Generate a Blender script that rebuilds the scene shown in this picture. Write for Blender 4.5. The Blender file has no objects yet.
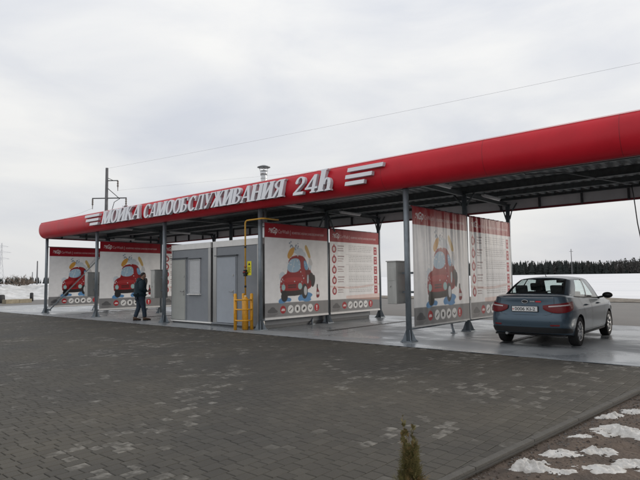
import bpy, bmesh, math, random
import numpy as np
from mathutils import Vector, Matrix
rnd = random.Random(7)
S = bpy.context.scene
COL = S.collection
R = math.radians

# ------------------------------------------------------------------ camera
F_PX, YAW, PITCH, ROLL = 535.9, 41.126, 4.1575, 0.715
CAM = Vector((6.700, -10.763, 1.47))
cam_d = bpy.data.cameras.new('camera'); cam = bpy.data.objects.new('camera', cam_d); COL.objects.link(cam)
cam_d.sensor_fit = 'HORIZONTAL'; cam_d.sensor_width = 36.0; cam_d.lens = F_PX / 640 * 36
cam_d.clip_start = .05; cam_d.clip_end = 6000
y_, p_, r_ = R(YAW), R(PITCH), R(ROLL)
fwd = Vector((-math.sin(y_)*math.cos(p_), math.cos(y_)*math.cos(p_), math.sin(p_)))
rt = Vector((math.cos(y_), math.sin(y_), 0)); up = rt.cross(fwd)
CR = math.cos(r_)*rt - math.sin(r_)*up; CU = math.sin(r_)*rt + math.cos(r_)*up
M = Matrix((CR, CU, -fwd)).transposed().to_4x4(); M.translation = CAM
cam.matrix_world = M
S.camera = cam
def ray(x, y): return fwd + CR*((x-320)/F_PX) + CU*((240-y)/F_PX)
def ground(x, y, z=0.0):
    d = ray(x, y); return CAM + d*((z-CAM.z)/d.z)
def far(x, y, dist):
    d = ray(x, y); return CAM + d*(dist/math.hypot(d.x, d.y))
def pix(p):
    d = Vector(p)-CAM; w = d.dot(fwd)
    return (320+F_PX*d.dot(CR)/w, 240-F_PX*d.dot(CU)/w, w)

# ------------------------------------------------------------------ sky + sun
SUN_AZ, SUN_EL = 35.0, 16.0      # degrees clockwise from +Y, elevation
W = bpy.data.worlds.new('World'); S.world = W; W.use_nodes = True
nt = W.node_tree; nt.nodes.clear()
N = nt.nodes.new; L = nt.links.new
wo = N('ShaderNodeOutputWorld'); bg = N('ShaderNodeBackground'); bg.inputs['Strength'].default_value = 0.10
sky = N('ShaderNodeTexSky'); sky.sky_type = 'NISHITA'; sky.sun_disc = False
sky.sun_elevation = R(SUN_EL); sky.sun_rotation = R(SUN_AZ); sky.dust_density = 3.0; sky.air_density = 1.0
tc = N('ShaderNodeTexCoord'); mp = N('ShaderNodeMapping'); mp.inputs['Scale'].default_value = (1, 1, 3.0)
L(tc.outputs['Generated'], mp.inputs['Vector'])
n1 = N('ShaderNodeTexNoise'); n1.inputs['Scale'].default_value = 2.3; n1.inputs['Detail'].default_value = 6; n1.inputs['Roughness'].default_value = .5
n1.inputs['Distortion'].default_value = .3
L(mp.outputs[0], n1.inputs['Vector'])
cr = N('ShaderNodeValToRGB')
cr.color_ramp.elements[0].position = .34; cr.color_ramp.elements[0].color = (.69, .715, .775, 1)
cr.color_ramp.elements[1].position = .64; cr.color_ramp.elements[1].color = (.93, .925, .91, 1)
L(n1.outputs[0], cr.inputs[0])
sx = N('ShaderNodeSeparateXYZ'); L(tc.outputs['Generated'], sx.inputs[0])
mx = N('ShaderNodeMath'); mx.operation = 'MAXIMUM'; mx.inputs[1].default_value = 0; L(sx.outputs['Z'], mx.inputs[0])
ma = N('ShaderNodeMath'); ma.operation = 'MULTIPLY_ADD'; ma.inputs[1].default_value = 3.2; ma.inputs[2].default_value = 6.8; L(mx.outputs[0], ma.inputs[0])
vm = N('ShaderNodeVectorMath'); vm.operation = 'SCALE'; L(cr.outputs[0], vm.inputs[0]); L(ma.outputs[0], vm.inputs['Scale'])
mix = N('ShaderNodeMixRGB'); mix.inputs['Fac'].default_value = .93
L(sky.outputs[0], mix.inputs[1]); L(vm.outputs[0], mix.inputs[2]); L(mix.outputs[0], bg.inputs['Color']); L(bg.outputs[0], wo.inputs[0])
sl = bpy.data.lights.new('sun', 'SUN'); sl.energy = 1.15; sl.angle = R(25); sl.color = (1, .93, .84)
so = bpy.data.objects.new('sun', sl); COL.objects.link(so); so.location = (0, 0, 60)
sdir = Vector((math.sin(R(SUN_AZ))*math.cos(R(SUN_EL)), math.cos(R(SUN_AZ))*math.cos(R(SUN_EL)), math.sin(R(SUN_EL))))
so.rotation_euler = sdir.to_track_quat('Z', 'Y').to_euler()
S.render.engine = 'CYCLES'
S.view_settings.view_transform = 'Standard'; S.view_settings.look = 'None'
S.view_settings.exposure = 0.40; S.view_settings.gamma = 1; S.view_settings.use_curve_mapping = False

# ------------------------------------------------------------------ materials
MATS = {}
def mat(name, col, rough=.6, metal=0, var=.12, scale=6, bump=0, bscale=60, spec=.5, rvar=.08, col2=None, coat=0, stretch=None):
    """Principled with procedural colour, roughness and relief variation in object space"""
    if name in MATS: return MATS[name]
    m = bpy.data.materials.new(name); m.use_nodes = True; t = m.node_tree; b = t.nodes['Principled BSDF']
    n = t.nodes.new; l = t.links.new
    b.inputs['Metallic'].default_value = metal; b.inputs['Specular IOR Level'].default_value = spec
    b.inputs['Coat Weight'].default_value = coat; b.inputs['Coat Roughness'].default_value = .06
    tc = n('ShaderNodeTexCoord'); src = tc.outputs['Object']
    if stretch:
        mpn = n('ShaderNodeMapping'); mpn.inputs['Scale'].default_value = stretch; l(src, mpn.inputs[0]); src = mpn.outputs[0]
    no = n('ShaderNodeTexNoise'); no.inputs['Scale'].default_value = scale; no.inputs['Detail'].default_value = 6; no.inputs['Roughness'].default_value = .62
    l(src, no.inputs['Vector'])
    rp = n('ShaderNodeValToRGB'); rp.color_ramp.elements[0].position = .3; rp.color_ramp.elements[1].position = .72
    c2 = col2 or tuple(min(1, c*(1+var)) for c in col); c1 = col if col2 else tuple(c*(1-var) for c in col)
    rp.color_ramp.elements[0].color = (*c1, 1); rp.color_ramp.elements[1].color = (*c2, 1)
    l(no.outputs[0], rp.inputs[0]); l(rp.outputs[0], b.inputs['Base Color'])
    mr = n('ShaderNodeMapRange'); mr.inputs['To Min'].default_value = max(0, rough-rvar); mr.inputs['To Max'].default_value = min(1, rough+rvar)
    l(no.outputs[0], mr.inputs[0]); l(mr.outputs[0], b.inputs['Roughness'])
    if bump:
        nb = n('ShaderNodeTexNoise'); nb.inputs['Scale'].default_value = bscale; nb.inputs['Detail'].default_value = 4; l(src, nb.inputs['Vector'])
        bu = n('ShaderNodeBump'); bu.inputs['Strength'].default_value = bump; bu.inputs['Distance'].default_value = .02
        l(nb.outputs[0], bu.inputs['Height']); l(bu.outputs[0], b.inputs['Normal'])
    MATS[name] = m; return m
def glass_mat(name, tint, rough=.02, mixf=.75, col=(.01, .012, .014)):
    m = bpy.data.materials.new(name); m.use_nodes = True; t = m.node_tree; n = t.nodes.new; l = t.links.new
    t.nodes.remove(t.nodes['Principled BSDF']); out = t.nodes['Material Output']
    tr = n('ShaderNodeBsdfTransparent'); tr.inputs[0].default_value = (*tint, 1)
    gl = n('ShaderNodeBsdfGlossy'); gl.inputs['Roughness'].default_value = rough; gl.inputs[0].default_value = (.9, .93, .95, 1)
    lw = n('ShaderNodeLayerWeight'); lw.inputs[0].default_value = .5
    pw = n('ShaderNodeMath'); pw.operation = 'POWER'; pw.inputs[1].default_value = 4.0; l(lw.outputs['Facing'], pw.inputs[0])
    fr = n('ShaderNodeMath'); fr.operation = 'MULTIPLY_ADD'; fr.inputs[1].default_value = .92; fr.inputs[2].default_value = .05; l(pw.outputs[0], fr.inputs[0])
    no = n('ShaderNodeTexNoise'); no.inputs['Scale'].default_value = 3
    ad = n('ShaderNodeMath'); ad.operation = 'MULTIPLY_ADD'; ad.inputs[1].default_value = .04; l(no.outputs[0], ad.inputs[0]); l(fr.outputs[0], ad.inputs[2])
    mi = n('ShaderNodeMixShader'); l(ad.outputs[0], mi.inputs[0]); l(tr.outputs[0], mi.inputs[1]); l(gl.outputs[0], mi.inputs[2]); l(mi.outputs[0], out.inputs[0])
    MATS[name] = m; return m

RED = mat('red_cladding', (.56, .012, .026), .42, var=.10, scale=1.4, bump=.06, bscale=2.2, coat=.0, spec=.35)
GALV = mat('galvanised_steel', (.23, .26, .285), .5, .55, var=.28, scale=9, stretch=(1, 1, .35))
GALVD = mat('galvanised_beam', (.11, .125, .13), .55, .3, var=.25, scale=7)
DECK = mat('roof_deck_metal', (.32, .35, .36), .5, .2, var=.2, scale=3)
STUDM = mat('stud_steel', (.05, .05, .055), .6, .3)
INNER = mat('inner_cladding', (.50, .50, .51), .6, 0, var=.1, scale=2)
LETTER = mat('sign_letter_white', (.77, .78, .82), .3, .05, var=.02, scale=2, coat=.2, rvar=.03)
LSIDE = mat('sign_letter_side', (.60, .61, .65), .35, .15, var=.04, scale=2, rvar=.03)
STEEL = mat('brushed_steel', (.40, .40, .395), .36, .85, var=.12, scale=12, stretch=(1, 1, .1))
STEELB = mat('terminal_steel', (.42, .42, .40), .42, .55, var=.12, scale=10, stretch=(1, 1, .2))
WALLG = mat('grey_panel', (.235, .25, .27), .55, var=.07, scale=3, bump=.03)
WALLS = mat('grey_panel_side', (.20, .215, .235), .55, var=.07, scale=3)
DOORA = mat('door_beige_grey', (.37, .375, .35), .5, var=.06, scale=3)
DOORB = mat('door_blue_grey', (.36, .39, .43), .5, var=.06, scale=3)
WHITE = mat('white_band', (.84, .83, .80), .55, var=.07, scale=4)
SHUT = mat('shutter_white', (.55, .56, .57), .55, var=.05)
DARK = mat('dark_gap', (.02, .021, .023), .7)
BLACK = mat('black_plastic', (.018, .018, .02), .5, var=.2)
YEL = mat('yellow_paint', (.74, .36, .028), .42, var=.16, scale=14, bump=.05)
YELP = mat('yellow_gas_pipe', (.66, .36, .045), .42, var=.15, scale=20)
YSIGN = mat('yellow_sign', (.80, .72, .02), .5, var=.06)
WIREM = mat('wire', (.22, .22, .23), .6)
CONC = mat('pole_concrete', (.12, .12, .125), .85, var=.2, scale=4)

# ------------------------------------------------------------------ mesh helpers
class MB:
    def __init__(s): s.v = []; s.f = []; s.m = []; s.sm = []
    def add(s, vs, fs, mi=0, smooth=False):
        o = len(s.v); s.v += [tuple(v) for v in vs]
        for f in fs: s.f.append(tuple(i+o for i in f)); s.m.append(mi); s.sm.append(smooth)
        return s
    def box(s, a, b, mi=0, M=None):
        x0, y0, z0 = a; x1, y1, z1 = b
        vs = [Vector(p) for p in ((x0,y0,z0),(x1,y0,z0),(x1,y1,z0),(x0,y1,z0),(x0,y0,z1),(x1,y0,z1),(x1,y1,z1),(x0,y1,z1))]
        if M: vs = [M @ v for v in vs]
        return s.add(vs, [(0,3,2,1),(4,5,6,7),(0,1,5,4),(1,2,6,5),(2,3,7,6),(3,0,4,7)], mi)
    def bbox(s, a, b, w=.008, mi=0):
        """box with chamfered edges"""
        bm = bmesh.new(); bmesh.ops.create_cube(bm, size=1)
        for v in bm.verts: v.co = Vector([(a[i]+b[i])/2 + v.co[i]*(b[i]-a[i]) for i in range(3)])
        bmesh.ops.bevel(bm, geom=list(bm.edges), offset=w, segments=2, affect='EDGES', profile=.7)
        bm.verts.index_update(); s.add([v.co.copy() for v in bm.verts], [[v.index for v in f.verts] for f in bm.faces], mi); bm.free(); return s
    def cyl(s, p0, p1, r0, r1=None, n=12, mi=0, caps=True, smooth=True):
        return s.tube([p0, p1], [r0, r0 if r1 is None else r1], n, mi, caps, smooth)
    def tube(s, pts, r, n=8, mi=0, caps=True, smooth=True):
        pts = [Vector(p) for p in pts]; k = len(pts)
        rs = r if isinstance(r, (list, tuple)) else [r]*k
        vs = []; prev = None
        for i, p in enumerate(pts):
            t = (pts[min(i+1, k-1)]-pts[max(i-1, 0)]).normalized()
            if prev is None:
                a = Vector((0, 0, 1)) if abs(t.z) < .9 else Vector((1, 0, 0)); u = t.cross(a).normalized()
            else: u = (prev - t*prev.dot(t)).normalized()
            prev = u; w = t.cross(u)
            for j in range(n):
                an = 2*math.pi*j/n; vs.append(p + (u*math.cos(an)+w*math.sin(an))*rs[i])
        fs = [(i*n+j, i*n+(j+1) % n, (i+1)*n+(j+1) % n, (i+1)*n+j) for i in range(k-1) for j in range(n)]
        s.add(vs, fs, mi, smooth)
        if caps:
            o = len(s.v)-k*n
            s.f.append(tuple(o+j for j in reversed(range(n)))); s.m.append(mi); s.sm.append(False)
            s.f.append(tuple(o+(k-1)*n+j for j in range(n))); s.m.append(mi); s.sm.append(False)
        return s
    def lathe(s, prof, c, n=20, mi=0, smooth=True, axis='z'):
        """prof: (radius, height) list round c"""
        vs = []
        for r, h in prof:
            for j in range(n):
                a = 2*math.pi*j/n
                p = (r*math.cos(a), r*math.sin(a), h) if axis == 'z' else (h, r*math.cos(a), r*math.sin(a))
                vs.append(Vector(c)+Vector(p))
        k = len(prof)
        return s.add(vs, [(i*n+j, i*n+(j+1) % n, (i+1)*n+(j+1) % n, (i+1)*n+j) for i in range(k-1) for j in range(n)], mi, smooth)
    def strip(s, a, b, mi=0, smooth=True, close=False):
        """quad strip between two equally long point lists"""
        k = len(a); o = list(a)+list(b)
        return s.add(o, [(i, (i+1) % k, k+(i+1) % k, k+i) for i in range(k if close else k-1)], mi, smooth)
    def grid(s, rows, mi=0, smooth=True):
        k = len(rows[0]); vs = [p for r in rows for p in r]
        return s.add(vs, [(i*k+j, i*k+j+1, (i+1)*k+j+1, (i+1)*k+j) for i in range(len(rows)-1) for j in range(k-1)], mi, smooth)
    def mesh(s, name, mats):
        me = bpy.data.meshes.new(name); me.from_pydata([tuple(v) for v in s.v], [], s.f)
        for m in (mats if isinstance(mats, (list, tuple)) else [mats]): me.materials.append(m)
        me.polygons.foreach_set('material_index', s.m); me.polygons.foreach_set('use_smooth', s.sm); me.update(); return me
    def build(s, name, mats, parent=None, fix=False):
        me = s.mesh(name, mats)
        if fix:
            bm = bmesh.new(); bm.from_mesh(me); bmesh.ops.recalc_face_normals(bm, faces=bm.faces[:]); bm.to_mesh(me); bm.free()
        return link(name, me, parent)
def link(name, me, parent=None, loc=None):
    o = bpy.data.objects.new(name, me); COL.objects.link(o)
    if parent: o.parent = parent
    if loc: o.location = loc
    return o
def tag(o, label=None, cat=None, group=None, kind=None):
    if label: o['label'] = label
    if cat: o['category'] = cat
    if group: o['group'] = group
    if kind: o['kind'] = kind
    return o
def empty(name, loc=(0, 0, 0), rz=0, label=None, cat=None, group=None):
    o = bpy.data.objects.new(name, None); COL.objects.link(o); o.location = loc; o.rotation_euler = (0, 0, rz); o.empty_display_size = .2
    return tag(o, label, cat, group)
def copy_tree(o, parent=None):
    c = o.copy(); COL.objects.link(c); c.parent = parent
    for ch in list(o.children): copy_tree(ch, c)
    return c
def arc(c, r, a0, a1, n, plane='xy'):
    out = []
    for i in range(n+1):
        a = a0+(a1-a0)*i/n; p = (r*math.cos(a), r*math.sin(a))
        out.append(Vector(c)+Vector({'xy': (p[0], p[1], 0), 'xz': (p[0], 0, p[1]), 'yz': (0, p[0], p[1])}[plane]))
    return out
def sstep(a, b, x):
    t = max(0, min(1, (x-a)/(b-a))); return t*t*(3-2*t)
def vnoise(x, y, seed=0):
    xi, yi = math.floor(x), math.floor(y); fx, fy = x-xi, y-yi
    h = lambda a, b: ((math.sin(a*127.1+b*311.7+seed*74.7)*43758.5453) % 1.0)
    u, v = fx*fx*(3-2*fx), fy*fy*(3-2*fy)
    return (h(xi, yi)*(1-u)+h(xi+1, yi)*u)*(1-v)+(h(xi, yi+1)*(1-u)+h(xi+1, yi+1)*u)*v
def fbm(x, y, o=4, seed=0):
    s, a, t = 0, .5, 0
    for i in range(o): s += a*vnoise(x, y, seed+i); t += a; a *= .5; x *= 2.03; y *= 2.03
    return s/t

# ------------------------------------------------------------------ ground, yard, snow
SP = 5.045                      # column spacing
KX = [SP*(k-4) for k in range(6)]
DM, DB = 3.034, 6.090           # middle and back column lines
SLAB_Y0, SLAB_Y1 = -.78, 6.95

snow_m = mat('snow', (.66, .67, .69), .85, scale=.12, bump=.3, bscale=3, spec=.2, col2=(.80, .80, .81), stretch=(.35, 1.6, 1))
def ground_z(x, y):
    dx, dy = x-CAM.x, y-CAM.y; d = math.hypot(dx, dy)
    inside = sstep(23.2, 24.5, y)
    z = -.12+inside*(.14+.10*fbm(x*.11, y*.11, 3, 3))
    left = sstep(-46, -52, x)
    z = max(z, -.12+left*.2)
    az = math.degrees(math.atan2(-dx, dy))       # + to the left of +Y
    z += 2.2*sstep(60, 330, d)*(1-sstep(32, 50, az))
    return z
mb = MB()
rr = [0, 8, 14, 18, 21, 23, 24.5, 26] + [26*1.11**i for i in range(1, 48)]
rows = []
for r in rr:
    rows.append([])
    for j in range(145):
        a = 2*math.pi*j/144
        # square-ish inner rings so the yard edge is followed
        x = CAM.x-9+r*math.cos(a)*1.0; y = r*math.sin(a)
        rows[-1].append((x, y, ground_z(x, y)))
mb.grid(rows)
gs = mb.build('snow_field', snow_m); tag(gs, 'wide flat field under white snow beyond the yard', 'snow field', kind='structure')

asph = mat('yard_asphalt', (.15, .142, .132), .75, var=.18, scale=.8, bump=.4, bscale=40, rvar=.2)
mb = MB(); mb.add([(-50, -40, -.03), (-31, -40, -.03), (-31, -.7, -.03), (42, -.7, -.03), (42, 22.6, -.03), (-50, 22.6, -.03), (-31, 22.6, -.03)], [(0, 1, 2, 6, 5), (2, 3, 4, 6)])
tag(mb.build('asphalt_yard', asph), 'grey asphalt yard behind the wash bays', 'yard', kind='structure')
# grassy dirt verge + low kerb between yard and field
verge_m = mat('verge_dirt', (.085, .068, .05), .95, var=.5, scale=2.5, bump=1, bscale=14, col2=(.30, .27, .23))
mb = MB(); rows = []
for j in range(8):
    y = 22.5+j*.42
    rows.append([(x*.7-50, y, -.028+.22*math.sin(math.pi*(j+.3)/7.3)*(.35+.9*fbm(x*.7*.5, y*.8, 3, 9)) if j < 7 else -.1) for x in range(0, 135)])
mb.grid(rows); tag(mb.build('verge', verge_m), 'low brown dirt verge along the snow field', 'verge', kind='structure')

slab_m = mat('wash_slab_concrete', (.31, .325, .335), .36, var=.25, scale=.55, bump=.10, bscale=5, rvar=.28, stretch=(.6, 1, 1))
# add wet streaks: darker, glossier areas
t = slab_m.node_tree; b = t.nodes['Principled BSDF']; n_ = t.nodes.new; l_ = t.links.new
ge = n_('ShaderNodeNewGeometry'); mpn = n_('ShaderNodeMapping'); mpn.inputs['Scale'].default_value = (.42, .75, 1); l_(ge.outputs['Position'], mpn.inputs[0])
wn_ = n_('ShaderNodeTexNoise'); wn_.inputs['Scale'].default_value = .9; wn_.inputs['Detail'].default_value = 7; wn_.inputs['Roughness'].default_value = .6; wn_.inputs['Distortion'].default_value = .6; l_(mpn.outputs[0], wn_.inputs['Vector'])
wr_ = n_('ShaderNodeMapRange'); wr_.inputs['From Min'].default_value = .42; wr_.inputs['From Max'].default_value = .58; l_(wn_.outputs[0], wr_.inputs[0])
old = b.inputs['Base Color'].links[0].from_socket
wet = n_('ShaderNodeMixRGB'); wet.blend_type = 'MULTIPLY'; wet.inputs[2].default_value = (.66, .68, .70, 1); l_(wr_.outputs[0], wet.inputs[0]); l_(old, wet.inputs[1]); l_(wet.outputs[0], b.inputs['Base Color'])
ro_ = n_('ShaderNodeMapRange'); ro_.inputs['To Min'].default_value = .52; ro_.inputs['To Max'].default_value = .20; l_(wr_.outputs[0], ro_.inputs[0]); l_(ro_.outputs[0], b.inputs['Roughness'])
mb = MB()
xs = [-31, -25.2, KX[0]-.3]+[k for kk in KX for k in (kk-2.5+2.5, kk+2.52)][1:]+[12]
xs = sorted(set(round(x, 3) for x in xs))
slab = None
slab = tag(empty('wash_slab'), 'pale wet concrete slab under the wash canopy', 'floor slab'); slab['kind'] = 'structure'; del slab['category']
for i in range(len(xs)-1):
    for (a, c) in ((SLAB_Y0, 3.02), (3.035, SLAB_Y1)):
        q = MB(); q.bbox((xs[i]+.006, a, -.12), (xs[i+1]-.006, c, .002*((i*7) % 3-1)), .004)
        q.build('slab_panel', slab_m, slab)
q = MB(); q.box((-31, SLAB_Y0, -.13), (12, SLAB_Y1, -.008)); q.build('slab_joint_filler', DARK, slab)
# drain channels, one in the middle of each bay
grate_m = mat('drain_grate', (.05, .05, .052), .5, .6)
for k in (0, 1, 3, 4):
    cx = KX[k]+SP/2
    q = MB()
    for i in range(24): q.box((cx-.75, .9+i*.17, .0025), (cx-.60, .9+i*.17+.13, .011))
    dr = q.build('drain_grate', grate_m, slab)

# ---- pavers
def paver_material():
    m = bpy.data.materials.new('paver_concrete'); m.use_nodes = True; t = m.node_tree; n = t.nodes.new; l = t.links.new; b = t.nodes['Principled BSDF']
    g = n('ShaderNodeNewGeometry'); sp = n('ShaderNodeSeparateXYZ'); l(g.outputs['Position'], sp.inputs[0])
    def mth(op, a, bb=None, c=None):
        k = n('ShaderNodeMath'); k.operation = op
        for i, v in enumerate((a, bb, c)):
            if v is None: continue
            if isinstance(v, (int, float)): k.inputs[i].default_value = v
            else: l(v, k.inputs[i])
        return k.outputs[0]
    oi = n('ShaderNodeObjectInfo')
    idv = mth('FRACT', mth('ADD', g.outputs['Random Per Island'], oi.outputs['Random']))
    id2 = mth('FRACT', mth('MULTIPLY', idv, 17.37))
    big = n('ShaderNodeTexNoise'); big.inputs['Scale'].default_value = .62; big.inputs['Detail'].default_value = 6; big.inputs['Roughness'].default_value = .68; l(g.outputs['Position'], big.inputs['Vector'])
    fine = n('ShaderNodeTexNoise'); fine.inputs['Scale'].default_value = 90; fine.inputs['Detail'].default_value = 5; l(g.outputs['Position'], fine.inputs['Vector'])
    mid = n('ShaderNodeTexNoise'); mid.inputs['Scale'].default_value = .5; mid.inputs['Detail'].default_value = 4; l(g.outputs['Position'], mid.inputs['Vector'])
    # base colour: brown-grey concrete, per-paver shade
    rp = n('ShaderNodeValToRGB'); e = rp.color_ramp.elements
    e[0].position = 0; e[0].color = (.056, .0525, .046, 1); e[1].position = 1; e[1].color = (.070, .0655, .057, 1)
    l(idv, rp.inputs[0])
    rm = n('ShaderNodeValToRGB'); rm.color_ramp.elements[0].color = (.72, .73, .74, 1); rm.color_ramp.elements[1].color = (1.24, 1.19, 1.09, 1)
    rm.color_ramp.elements[0].position = .3; rm.color_ramp.elements[1].position = .7; l(mid.outputs[0], rm.inputs[0])
    m1 = n('ShaderNodeMixRGB'); m1.blend_type = 'MULTIPLY'; m1.inputs[0].default_value = 1; l(rp.outputs[0], m1.inputs[1]); l(rm.outputs[0], m1.inputs[2])
    # lime bloom on clumps of pavers
    clump = n('ShaderNodeMapRange'); clump.inputs['From Min'].default_value = .50; clump.inputs['From Max'].default_value = .66; l(big.outputs[0], clump.inputs[0])
    sel = n('ShaderNodeMapRange'); sel.inputs['From Min'].default_value = .93; sel.inputs['From Max'].default_value = 1.12; l(mth('MULTIPLY_ADD', clump.outputs[0], .52, id2), sel.inputs[0]); sel = sel.outputs[0]
    spot = n('ShaderNodeTexNoise'); spot.inputs['Scale'].default_value = 14; spot.inputs['Detail'].default_value = 4; l(g.outputs['Position'], spot.inputs['Vector'])
    sm = n('ShaderNodeMapRange'); sm.inputs['From Min'].default_value = .36; sm.inputs['From Max'].default_value = .66; l(spot.outputs[0], sm.inputs[0])
    fac = mth('MULTIPLY', mth('MULTIPLY', sel, sm.outputs[0]), .52)
    m2 = n('ShaderNodeMixRGB'); l(fac, m2.inputs[0]); l(m1.outputs[0], m2.inputs[1]); m2.inputs[2].default_value = (.30, .285, .255, 1)
    fm = n('ShaderNodeMapRange'); fm.inputs['To Min'].default_value = .72; fm.inputs['To Max'].default_value = 1.28; l(fine.outputs[0], fm.inputs[0])
    m3 = n('ShaderNodeVectorMath'); m3.operation = 'SCALE'; l(m2.outputs[0], m3.inputs[0]); l(fm.outputs[0], m3.inputs['Scale']); l(m3.outputs[0], b.inputs['Base Color'])
    rr_ = n('ShaderNodeMapRange'); rr_.inputs['To Min'].default_value = .62; rr_.inputs['To Max'].default_value = .88; l(mid.outputs[0], rr_.inputs[0]); l(rr_.outputs[0], b.inputs['Roughness'])
    bu = n('ShaderNodeBump'); bu.inputs['Strength'].default_value = .35; bu.inputs['Distance'].default_value = .006; l(fine.outputs[0], bu.inputs['Height']); l(bu.outputs[0], b.inputs['Normal'])
    b.inputs['Specular IOR Level'].default_value = .35
    return m
PAV = paver_material()
SAND = mat('joint_sand', (.045, .041, .035), .95, var=.3, scale=20)
def kerb_x(y): return 4.79+.095*(y+7.1)
pavement = tag(empty('paved_forecourt'), 'brown grey block paving in front of the wash', 'paving'); pavement['kind'] = 'structure'; del pavement['category']
q = MB(); q.add([(-31, -40, -.016), (kerb_x(-40), -40, -.016), (kerb_x(SLAB_Y0), SLAB_Y0-.01, -.016), (-31, SLAB_Y0-.01, -.016)], [(0, 1, 2, 3)]); q.build('paving_bed', SAND, pavement)
CW = .12                        # course width; stones of three lengths
def paver_geo(length):
    hx, hy, zt, c = CW/2-.0022, length/2-.0022, 0, .005
    a = [(-hx, -hy), (hx, -hy), (hx, hy), (-hx, hy)]; i_ = [(-hx+c, -hy+c), (hx-c, -hy+c), (hx-c, hy-c), (-hx+c, hy-c)]
    vs = [(x, y, zt-.032) for x, y in a]+[(x, y, zt-.004) for x, y in a]+[(x, y, zt) for x, y in i_]
    fs = [(8, 9, 10, 11)]
    for j in range(4):
        k = (j+1) % 4; fs += [(j, k, 4+k, 4+j), (4+j, 4+k, 8+k, 8+j)]
    return vs, fs
LENS = (.11, .145, .18)
PG = [paver_geo(l_) for l_ in LENS]
PM = []
for vs_, fs_ in PG:
    me_ = bpy.data.meshes.new('paver'); me_.from_pydata(vs_, [], fs_); me_.materials.append(PAV); me_.update(); PM.append(me_)
cells = []
for ix in range(int(-31/CW), int(5.4/CW)):
    x = (ix+.5)*CW; y = -15.2-rnd.uniform(0, .2)
    while True:
        li = rnd.choice((0, 1, 1, 2, 2)); l_ = LENS[li]; yc = y+l_/2; y += l_
        if y > SLAB_Y0-.006: break
        if x-CW/2 > kerb_x(yc)-.085: continue
        px, py, w = pix((x, yc, 0))
        if w < .5 or px < -90 or px > 730 or py > 560: continue
        cells.append((w, x, yc, px, py, li))
inframe = sorted(c for c in cells if -5 < c[3] < 645 and c[4] < 483)
single = set((c[1], c[2]) for c in inframe[:290])
mb = MB()
for w, x, y, px, py, li in cells:
    dz = rnd.uniform(-.0012, .0012)+.004*(fbm(x*.5, y*.5, 2)-.5); ax, ay = rnd.gauss(0, .004), rnd.gauss(0, .004); rz = rnd.gauss(0, .006)
    if (x, y) in single and x+CW/2 < kerb_x(y)-.06:
        o = link('paver', PM[li], pavement, (x, y, dz)); o.rotation_euler = (ax, ay, rz)
    else:
        c_, s_ = math.cos(rz), math.sin(rz)
        mb.add([(min(x+a*c_-b_*s_, kerb_x(y)-.06), y+a*s_+b_*c_, z+dz+a*ay-b_*ax) for a, b_, z in PG[li][0]], PG[li][1])
tag(mb.build('paver_field', PAV, pavement), kind='stuff')
# edging kerb, one-metre stones
KERB = mat('kerb_concrete', (.078, .073, .064), .85, var=.2, scale=8, bump=.3, bscale=60)
kerb = tag(empty('edging_kerb'), 'flush grey concrete edging between paving and soil bed', 'kerb'); kerb['kind'] = 'structure'; del kerb['category']
y = -20.78
while y < -1.9:
    q = MB(); q.bbox((-.032, .002, -.12), (.032, .998, .007), .005)
    o = q.build('kerb_stone', KERB, kerb); o.location = (kerb_x(y)-.06, y, 0); o.rotation_euler = (0, 0, -math.atan(.095)); y += 1.0
# soil bed
SOIL = mat('wet_soil', (.040, .028, .020), .8, var=.3, scale=3.5, bump=.9, bscale=30, col2=(.115, .082, .060), rvar=.15)
mb = MB(); rows = []
def soil_z(x, y):
    e = sstep(0, .25, x-kerb_x(y)); return -.045+e*(.05*fbm(x*2.2, y*2.2, 4, 2)+.03*fbm(x*9, y*9, 3, 5)-.02)
for i in range(254):
    y = -13.5+i*.055 if i > 12 else -13.5-(13-i)*2.0; y = min(y, -.72); rows.append([])
    for j in range(150):
        x = kerb_x(y)-.03+(j/149)**1.9*22; rows[-1].append((x, y, soil_z(x, y)))
mb.grid(rows); tag(mb.build('soil_bed', SOIL), 'bare brown soil strip with melting snow', 'soil', kind='structure')
mb = MB()       # stones and crumbs lying on the soil
for i in range(2600):
    y = rnd.uniform(-9, -2); x = kerb_x(y)+abs(rnd.gauss(0, .3))+.0 if i % 3 else kerb_x(y)+rnd.uniform(0, 3)
    r = rnd.uniform(.003, .011)*(1.7 if rnd.random() < .06 else 1); z = soil_z(x, y)+r*.3
    vs = [(x+r*rnd.uniform(.7, 1.3)*a, y+r*rnd.uniform(.7, 1.3)*b_, z+r*.8*c) for a, b_, c in ((1, 0, 0), (-1, 0, 0), (0, 1, 0), (0, -1, 0), (0, 0, 1), (0, 0, -1))]
    mb.add(vs, [(0, 2, 4), (2, 1, 4), (1, 3, 4), (3, 0, 4), (2, 0, 5), (1, 2, 5), (3, 1, 5), (0, 3, 5)], 0 if rnd.random() < .6 else 1)
tag(mb.build('gravel', [mat('stone_grey', (.13, .12, .11), .9), mat('soil_crumb', (.06, .045, .035), .9)]), 'small stones and soil crumbs along the kerb', 'gravel', kind='stuff')

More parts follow.
